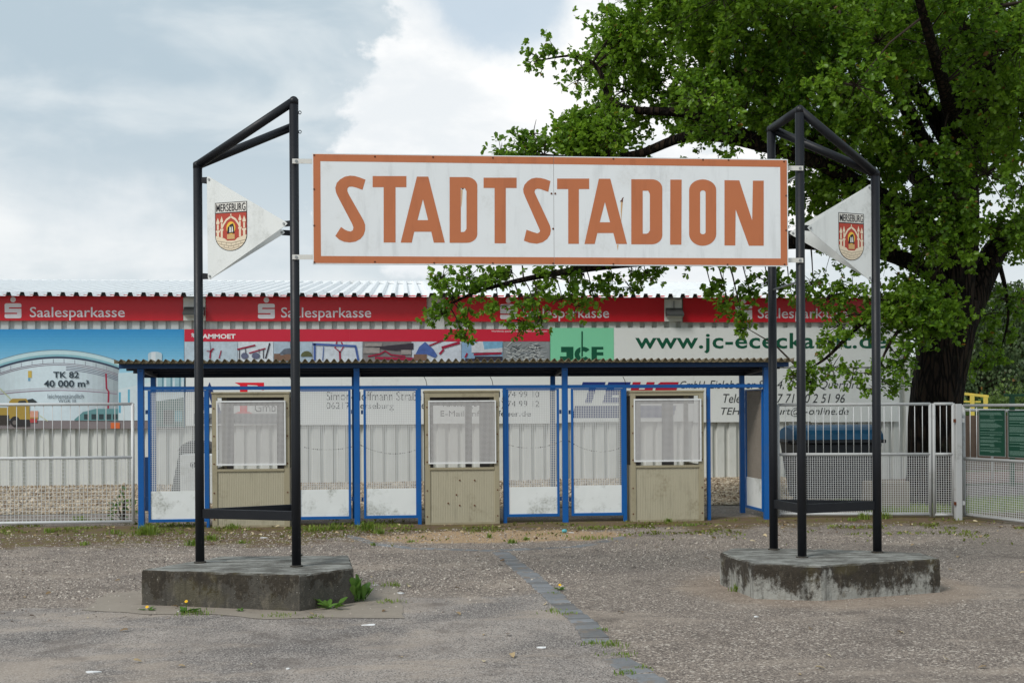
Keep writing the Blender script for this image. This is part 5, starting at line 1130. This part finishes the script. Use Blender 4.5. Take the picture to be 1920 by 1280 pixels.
# the leaves that show largest, at the tips of the low left bough, are single parts; the rest is one mass
near = np.argsort(((LP_ - np.array(W(880, 560, 18.8))) ** 2).sum(1))[:300]
mask = np.ones(len(LP_), bool); mask[near] = False
V, F = scatter(LP_[mask], LD[mask], LU[mask], LS[mask], LV2, LF2, wid=1.15)
o = link('foliage', tris_mesh('foliage', V - np.array(TB), F, M_LEAF), oak); o['kind'] = 'stuff'
o = TW.build('twigs', M_TWIG, oak, smooth=True); o['kind'] = 'stuff'
lms = [tris_mesh('leaf', LV * np.array([1.25, 1, 1]), LF, M_LEAF)]
RR = frames(LD[near], LU[near])
for i, k in enumerate(near):
    o = link('leaf', lms[0], oak); s_ = LS[k]; o.matrix_local = Matrix.Translation(Vector(LP_[k]) - TB) @ Matrix(RR[i].tolist()).to_4x4() @ Matrix.Scale(s_, 4)

# ------------------------------------------------------------------ trees and bushes in the distance
SV = np.array([(0, 0, 0), (.28, .4, .03), (0, 1, 0), (-.28, .4, .03)]); SF = np.array([(0, 1, 2), (0, 2, 3)])
def far_tree(px, Y, h, r, label, seed, kind):
    rg = np.random.default_rng(seed); p = W(px, 765, Y); p.z = -.05
    o = thing('birch_tree' if kind == 'birch' else 'leafy_tree', p, label, 'tree', 'trees far behind the pitch')
    lean = rg.normal(0, .3, 2)
    limb('trunk', [p, p + Vector((lean[0] * .3, 0, h * .4)), p + Vector((lean[0], lean[1], h * .95))], h * .020, .03, 8, 4, m=M_BARK, parent=o)
    n = int(26 * r * h ** .6) ; P_, D_ = [], []
    b = MB()
    for i in range(int(n * 2.0)):
        z = h * rg.uniform(.10 if kind != 'birch' else .18, 1.0); rr = r * (math.sin(math.pi * min(1, (z / h) * .92 + .06)) ** .7) * math.sqrt(rg.uniform(.1, 1)); a = rg.uniform(0, 6.28)
        q = np.array([p.x + lean[0] * z / h + rr * math.cos(a), p.y + rr * math.sin(a), z])
        if i % 5 == 0: b.tube([Vector((p.x + lean[0] * z / h, p.y, max(.3, z * .8))), Vector(q)], [.05, .015], 4, cap=False)
        m_ = rg.integers(18, 34)
        if kind == 'birch':
            t_ = rg.uniform(0, 1, m_)[:, None]; P_.append(q + np.concatenate([rg.normal(size=(m_, 2)) * .22, -t_ * 1.7], 1)); D_.append(np.concatenate([rg.normal(size=(m_, 2)) * .5, -np.ones((m_, 1))], 1))
        else: P_.append(q + rg.normal(size=(m_, 3)) * .34); D_.append(unit(m_, rg) + [0, 0, .1])
    P_, D_ = np.concatenate(P_), np.concatenate(D_); k = P_[:, 2] > .1; P_, D_ = P_[k], D_[k]
    V, F = scatter(P_, D_, np.array([[0, 0, 1.]]) + unit(len(P_), rg) * .8, rg.uniform(.14, .27, len(P_)), SV, SF, 1.2)
    f_ = link('crown', tris_mesh('crown', V - np.array(p), F, M_BIRCH if kind == 'birch' else M_BUSH), o); b.build('branches', M_TWIG, o)
far_tree(1868, 62, 8.4, 1.9, 'drooping birch just right of the oak trunk, far behind', 1, 'birch')
far_tree(1905, 66, 9.0, 1.8, 'tall thin drooping birch at the right edge, far behind', 2, 'birch')
far_tree(1812, 58, 6.6, 2.3, 'dark drooping birch half hidden by the oak trunk', 3, 'birch')
far_tree(1955, 60, 7.0, 2.4, 'birch mostly outside the right edge', 4, 'birch')
far_tree(1890, 78, 5.6, 2.8, 'rounder green tree between the birches, farthest back', 5, 'leafy')
far_tree(1840, 84, 6.4, 3.0, 'round green tree low beside the oak trunk, farthest back', 6, 'leafy')
far_tree(1930, 86, 6.8, 3.0, 'round green tree behind the birches at the right edge', 7, 'leafy')
far_tree(1775, 80, 6.4, 3.0, 'round green tree right behind the oak trunk', 8, 'leafy')
def bush(px, Y, h, r, label, seed, m=M_BUSH, py=765, group='bushes beyond the pitch', leaf=.16, name='bush'):
    rg = np.random.default_rng(seed); p = W(px, py, Y); p.z = 0; o = thing(name, p, label, 'bush', group)
    n = int(900 * min(1.6, r * h)); d = unit(n, rg); d[:, 2] = np.abs(d[:, 2]); rad_ = rg.uniform(.35, 1, n) ** .5 * (1 + .25 * np.sin(d[:, 0] * 5 + seed) * np.cos(d[:, 1] * 4))
    P_ = np.array(p) + d * rad_[:, None] * np.array([r, r, h])
    V, F = scatter(P_, d + unit(n, rg) * .8, np.array([[0, 0, 1.]]) + unit(n, rg) * .5, rg.uniform(.6, 1.3, n) * leaf, SV, SF, 1.3)
    link('foliage', tris_mesh('foliage', V - np.array(p), F, m), o)
    b = MB()
    for k in range(7): q = p + Vector(tuple(d[k] * np.array([r, r, h]) * .8)); b.tube([p + Vector((0, 0, -.03)), q], [.02, .006], 4, cap=False)
    b.build('stems', M_TWIG, o)
for i, (px, Y, h, r) in enumerate(((1815, 50, 1.7, 1.6), (1850, 47, 2.2, 1.5), (1880, 49, 2.5, 1.7), (1915, 46, 2.2, 1.6), (1955, 48, 2.4, 1.8), (1995, 50, 2.0, 1.5))):
    bush(px, Y, h, r, ['low bush below the yellow rail', 'light green bush right of the yellow rail', 'bush behind the left end of the green beam', 'bush above the second notice board', 'bush at the right edge beyond the green frame', 'bush beyond the right edge of view'][i], 30 + i)

# ------------------------------------------------------------------ weeds, litter, loose stones
def tuft(p, n, h, spread, label, seed, name='grass_tuft', wide=.006, m=M_GRASSB, cat='grass tuft', group='grass tufts on the forecourt'):
    rg = np.random.default_rng(seed); V, F = [], []
    for i in range(n):
        a = rg.uniform(0, 6.28); b0 = np.array([rg.normal() * spread * .45, rg.normal() * spread * .35, 0]); lean = rg.uniform(.15, .95); hh = h * rg.uniform(.45, 1.1)
        d = np.array([math.cos(a), math.sin(a), 0]); s_ = np.array([-d[1], d[0], 0]) * wide * rg.uniform(.6, 1.4)
        q1 = b0 + d * lean * hh * .3 + np.array([0, 0, hh * .6]); q2 = b0 + d * lean * hh * .95 + np.array([0, 0, hh * (1 - .45 * lean)])
        k = len(V); V += [b0 - s_, b0 + s_, q1 + s_ * .8, q1 - s_ * .8, q2]; F += [(k, k + 1, k + 2), (k, k + 2, k + 3), (k + 3, k + 2, k + 4)]
    o = link(name, tris_mesh(name, np.array(V), np.array(F), m), None, p); return tag(o, label, cat, group)
RV = np.array([(0, 0, 0), (.09, .3, .05), (.16, .65, .08), (.08, .92, .03), (0, 1, 0), (-.08, .92, .03), (-.16, .65, .08), (-.09, .3, .05), (0, .5, -.01)]); RF = np.array([(0, 1, 8), (1, 2, 8), (2, 3, 8), (3, 4, 8), (4, 5, 8), (5, 6, 8), (6, 7, 8), (7, 0, 8)])
def rosette(p, n, ln, up, label, seed, flower=0, stemh=.1, name='broadleaf_weed', group='broad leaved weeds'):
    rg = np.random.default_rng(seed); o = thing(name, p, label, 'weed', group)
    a = np.arange(n) * 2.4 + rg.uniform(0, 6); e = rg.uniform(up * .5, up * 1.3, n); D = np.stack([np.cos(a) * np.cos(e), np.sin(a) * np.cos(e), np.sin(e)], 1)
    V, F = scatter(np.zeros((n, 3)) + [0, 0, .005] + rg.normal(size=(n, 3)) * [.02, .02, 0], D, np.array([[0, 0, 1.]]) + rg.normal(size=(n, 3)) * .2, rg.uniform(.6, 1.15, n) * ln, RV, RF, 1.1)
    link('leaves', tris_mesh('leaves', V, F, M_WEED), o)
    for i in range(flower):
        x, y = rg.normal() * .06, rg.normal() * .04; h = stemh * rg.uniform(.8, 1.2); q = Vector(p) + Vector((x, y, 0))
        MB().tube([Vector(p), q + Vector((0, 0, h))], .003, 5).build('stem', M_WEED, o)
        b = MB(); b.fill([[q + Vector((.016 * (1 if k % 2 else .7) * math.cos(k * math.pi / 10), .016 * (1 if k % 2 else .7) * math.sin(k * math.pi / 10) - .006 , h + .004 + .009 * math.sin(k * math.pi / 10))) for k in range(20)]])
        b.tube([q + Vector((0, 0, h - .006)), q + Vector((0, 0, h + .006))], [.005, .011], 10); b.build('flower', flat((240, 190, 30)), o)
    return o
TF = [(275, 1002, 70, .20, .16, 'tall grass tuft at the foot of the leftmost blue post'), (360, 1022, 40, .12, .10, 'bright grass tuft left of the outer left frame post'), (395, 1012, 36, .12, .12, 'grass tuft behind the outer left frame post'), (90, 998, 24, .10, .10, 'grass tuft at the left fence, first from the view edge'), (158, 1022, 22, .08, .07, 'small grass tuft on the bare soil before the left fence'), (215, 1000, 24, .10, .10, 'thin grass tuft before the right end of the left fence'),
      (435, 990, 34, .11, .12, 'grass tuft before the first booth, under the frame brace'), (590, 994, 34, .13, .16, 'grass tuft before the gate right of the first booth'), (625, 993, 34, .15, .16, 'grass tuft left of the blue post between the left gates'), (690, 994, 60, .20, .18, 'long grass tuft right of the blue post between the left gates'), (712, 1000, 26, .10, .08, 'short bright tuft in front of the third gate'),
      (917, 1008, 20, .10, .05, 'small tuft on the sandy patch before the middle booth'), (960, 1018, 24, .09, .08, 'yellowish tuft at the top end of the stone strip'), (985, 1012, 16, .07, .06, 'tiny tuft right of the top of the stone strip'), (1110, 1010, 40, .07, .28, 'flat mossy tuft right of the sandy patch'), (1253, 978, 26, .09, .07, 'small tuft at the foot of the third booth'), (1290, 985, 30, .06, .2, 'low tuft right of the foot of the third booth'),
      (730, 1098, 46, .09, .16, 'flat tuft at the right end of the concrete apron'), (728, 1129, 38, .07, .14, 'lower flat tuft at the right end of the concrete apron'), (365, 1150, 60, .08, .18, 'tuft with dandelions before the left plinth'), (520, 1155, 40, .06, .16, 'tuft on the apron edge below the left plinth corner'), (590, 1158, 26, .05, .12, 'low tuft on the apron edge under the docks'),
      (1040, 1114, 18, .06, .06, 'tuft at the left edge of the strip, middle of its length'), (1042, 1146, 34, .06, .13, 'tuft across the strip, lower third'), (1068, 1152, 26, .06, .10, 'tuft right of the one across the strip'), (1110, 1206, 32, .06, .10, 'tuft left of the gap in the strip'), (1150, 1210, 40, .09, .12, 'taller tuft right of the gap in the strip'), (1170, 1228, 40, .05, .16, 'flat tuft above the lowest stones'), (1172, 1262, 30, .06, .08, 'tuft left of the lowest stones'), (1210, 1254, 24, .06, .07, 'tuft right of the lowest stones'), (1128, 1182, 20, .06, .06, 'tuft right of the strip near its gap'),
      (1384, 1108, 40, .17, .06, 'upright grass tuft at the left side of the right plinth'), (1620, 973, 40, .16, .14, 'tuft at the foot of the right fence behind the outer right post'), (1660, 972, 34, .16, .10, 'tuft right of the outer right post at the fence foot'), (1600, 976, 22, .09, .12, 'small tuft left of the outer right post at the fence foot'), (150, 975, 26, .12, .12, 'weed on the path behind the left fence'), (105, 980, 22, .08, .10, 'small weed on the path behind the left fence'), (455, 1018, 20, .07, .1, 'thin tuft before the first booth, right of the outer post'), (700, 1022, 16, .06, .05, 'tiny tuft left of the edging stones'), (770, 1016, 18, .05, .06, 'tiny tuft on the edging stones')]
for i, (px, py, n, h, s_, lb) in enumerate(TF): tuft(G(px, py), int(n * (2 if py < 1030 else 1.4)), h * (.9 if py < 1030 else .62), s_, lb, 100 + i, wide=.005 if py < 1030 else .0035)
bush(232, 18.9, .42, .28, 'leafy green weed behind the left fence near its end', 77, M_WEED, 960, None, .07, 'leafy_weed')
# low moss and seedlings along the foot of the fences and booths, too small to count
rg = np.random.default_rng(44); P_ = []
while len(P_) < 5200:
    px, py = rg.uniform(-20, 1930), 982 + abs(rg.normal()) * 13 - (8 if rg.uniform() < .3 else 0); q = G(px, py)
    if mnoise.noise(Vector((q.x * 1.3, q.y * 2.0, 7))) + .25 * mnoise.noise(Vector((q.x * 6, q.y * 6, 1))) > (.02 if px < 760 else .2): P_.append((q.x, q.y, .002))
P_ = np.array(P_); n = len(P_)
V, F = scatter(P_, np.stack([rg.normal(0, .8, n), rg.normal(0, .8, n), np.ones(n) * .8], 1), unit(n, rg), rg.uniform(.015, .05, n), SV, SF, 1.2)
M_MOSS = leaf_mat('moss_seedling', (.10, .085, .03), (.15, .17, .035), (.22, .28, .05), .3)
tag(link('low_weeds', tris_mesh('low_weeds', V, F, M_MOSS)), kind='stuff')
rosette(G(622, 1141), 11, .17, .45, 'dock rosette with broad leaves before the corner of the left plinth', 1)
rosette(G(664, 1128), 22, .22, 1.25, 'tall leafy dock at the right corner of the left plinth', 2)
rosette(G(679, 1126), 13, .17, 1.05, 'leafy dock right of the left plinth corner', 3)
rosette(G(350, 1148), 14, .10, .3, 'dandelion with a yellow flower before the left plinth', 4, 1, .1)
rosette(G(281, 1144), 8, .07, .25, 'small dandelion near the left corner of the left plinth', 5, 1, .03)
rosette(G(1050, 1106), 9, .07, .3, 'small yellow flowering weed right of the stone strip', 6, 1, .05)
rosette(G(1240, 975), 7, .10, .7, 'small broad weed at the foot of the third booth', 7)
rosette(G(450, 1146), 7, .06, .3, 'tiny weed against the front of the left plinth', 8)
M_PAPER = mat('paper_white', (.72, .72, .72), .7, .04)
def scrap(px, py, w, d, label, seed, m=M_PAPER, name='paper_scrap', h=.012):
    rg = random.Random(seed); p = G(px, py); b = MB(); n = 9
    rim = [Vector((w / 2 * math.cos(k * 6.283 / n) * rg.uniform(.7, 1.1), d / 2 * math.sin(k * 6.283 / n) * rg.uniform(.7, 1.1), rg.uniform(.002, h))) for k in range(n)]
    for k in range(n): b.face([p + Vector((0, 0, h * .9)), p + rim[k], p + rim[(k + 1) % n]])
    for k in range(n): b.face([p + rim[k], p + Vector((rim[k].x, rim[k].y, .001)), p + Vector((rim[(k + 1) % n].x, rim[(k + 1) % n].y, .001)), p + rim[(k + 1) % n]])
    o = b.build(name, m, None, p); return tag(o, label, 'litter', 'litter on the forecourt')
for i, (px, py, w, d, lb) in enumerate(((174, 1260, .11, .05, 'white paper scrap in the left foreground'), (1016, 1214, .08, .05, 'white paper strip left of the stone strip in the foreground'), (495, 1008, .10, .06, 'white flat scrap before the first booth'), (752, 1112, .08, .08, 'crumpled pale scrap right of the concrete apron'), (705, 1097, .07, .04, 'pale scrap on the apron end behind the tuft'), (690, 1172, .12, .03, 'thin white strip below the apron end'), (540, 1254, .03, .02, 'tiny white speck of paper in the centre foreground'), (335, 1147, .04, .03, 'pale scrap beside the dandelions'), (1418, 1156, .05, .04, 'pale crumpled leaf like scrap below the right plinth'))): scrap(px, py, w, d, lb, i)
p = G(1058, 999); o = thing('drinking_cup', p, 'small turquoise crumpled cup with a white stick on the sandy patch', 'litter', 'litter on the forecourt')
MB().tube([p + Vector((-.03, 0, .03)), p + Vector((.0, 0, .032)), p + Vector((.03, 0.01, .03))], [.018, .025, .022], 12).build('cup', flat((96, 176, 186)), o, smooth=True)
MB().tube([p + Vector((.03, -.01, .012)), p + Vector((.13, -.02, .006))], .006, 6).build('stick', M_PAPER, o)
# fallen leaves, gathered along the fences and booths
rg = np.random.default_rng(9)
pts = []
for _ in range(420):
    px = rg.uniform(0, 1920); u = rg.uniform()
    py = 985 + abs(rg.normal()) * 15 if u < .86 else rg.uniform(990, 1270)
    if px > 1400 and u < .86: py -= 8
    q = G(px, py); pts.append((q.x, q.y, .006))
P_ = np.array(pts); n = len(P_); a = rg.uniform(0, 6.28, n)
V, F = scatter(P_, np.stack([np.cos(a), np.sin(a), rg.uniform(-.05, .25, n)], 1), np.array([[0, 0, 1.]]) + rg.normal(size=(n, 3)) * .25, rg.uniform(.03, .075, n), wid=1.3)
V[:, 2] = np.maximum(V[:, 2], .002)
M_DRY = stone_mat('dry_leaf', c(104, 80, 54), c(164, 142, 106), c(200, 184, 150))
tag(link('fallen_leaves', tris_mesh('fallen_leaves', V, F, M_DRY)), kind='stuff')
# loose grit on the coarse asphalt, pebbles on the gravel bed
def stones(name, P_, S, m, seed):
    rg = np.random.default_rng(seed); n = len(P_)
    base = np.array([(1, 0, 0), (0, 1, 0), (-1, 0, 0), (0, -1, 0), (0, 0, .7), (.5, .5, -.5), (-.5, -.5, -.5)]); fc = np.array([(0, 1, 4), (1, 2, 4), (2, 3, 4), (3, 0, 4), (0, 5, 1), (2, 6, 3), (3, 6, 0), (1, 5, 2)])
    B = base[None] * rg.uniform(.6, 1.25, (n, 7, 1)) * rg.uniform(.7, 1.2, (n, 1, 3)); a = rg.uniform(0, 6.28, n); ca, sa = np.cos(a), np.sin(a)
    R = np.zeros((n, 3, 3)); R[:, 0, 0] = ca; R[:, 0, 1] = -sa; R[:, 1, 0] = sa; R[:, 1, 1] = ca; R[:, 2, 2] = 1
    V = np.einsum('nij,nkj->nki', R, B) * S[:, None, None] + P_[:, None]; F = (fc[None] + (np.arange(n) * 7)[:, None, None]).reshape(-1, 3)
    return tag(link(name, tris_mesh(name, V.reshape(-1, 3), F, m)), kind='stuff')
rg = np.random.default_rng(21)
lo, hi = G(0, 1125).y, G(960, 1000).y; P_ = []
while len(P_) < 26000:
    y = rg.uniform(lo - 1.2, hi + .8); x = rg.uniform(-.46, .40) * y + .09 * y
    den = .5 + .8 * mnoise.noise(Vector((x * .6, y * .6, 2))) + (.25 if x < 1.5 else -.15)
    if y < lo and rg.uniform() > .12: continue
    if rg.uniform() < den: P_.append((x, y, .002))
P_ = np.array(P_); S = rg.gamma(3, .0020, len(P_)) + .002
M_GRIT = stone_mat('grit', c(92, 84, 78), c(150, 138, 128), c(206, 196, 184))
stones('loose_grit', P_, np.minimum(S, .018), M_GRIT, 4)
P_ = []
while len(P_) < 26000:
    x, y = rg.uniform(-11.5, 8.4), 20.25 + 6.3 * rg.uniform() ** 1.1; P_.append((x, y, gz(x, y) + .006))
M_PEB = stone_mat('pebble', c(104, 86, 68), c(160, 143, 120), c(200, 186, 166))
stones('gravel', np.array(P_), rg.gamma(4, .0045, len(P_)) + .010, M_PEB, 5)
# grass on the verge behind the right fence
P_ = []
while len(P_) < 9000:
    x, y = rg.uniform(7.6, 12.5), rg.uniform(18.0, 20.9)
    if x > 7.6 + .0 * y and y > FQ0.y + .25 - (x - FQ0.x) * .15: P_.append((x, y, .004))
P_ = np.array(P_); n = len(P_); GV = np.array([(-.06, 0, 0), (.06, 0, 0), (.03, .6, 0), (0, 1, .1)]); GF = np.array([(0, 1, 2), (0, 2, 3)])
V, F = scatter(P_, np.stack([rg.normal(0, .35, n), rg.normal(0, .35, n), np.ones(n)], 1), np.stack([rg.normal(size=n), rg.normal(size=n), np.zeros(n)], 1), rg.uniform(.04, .12, n), GV, GF)
tag(link('verge_grass', tris_mesh('verge_grass', V, F, M_GRASSB)), kind='stuff')
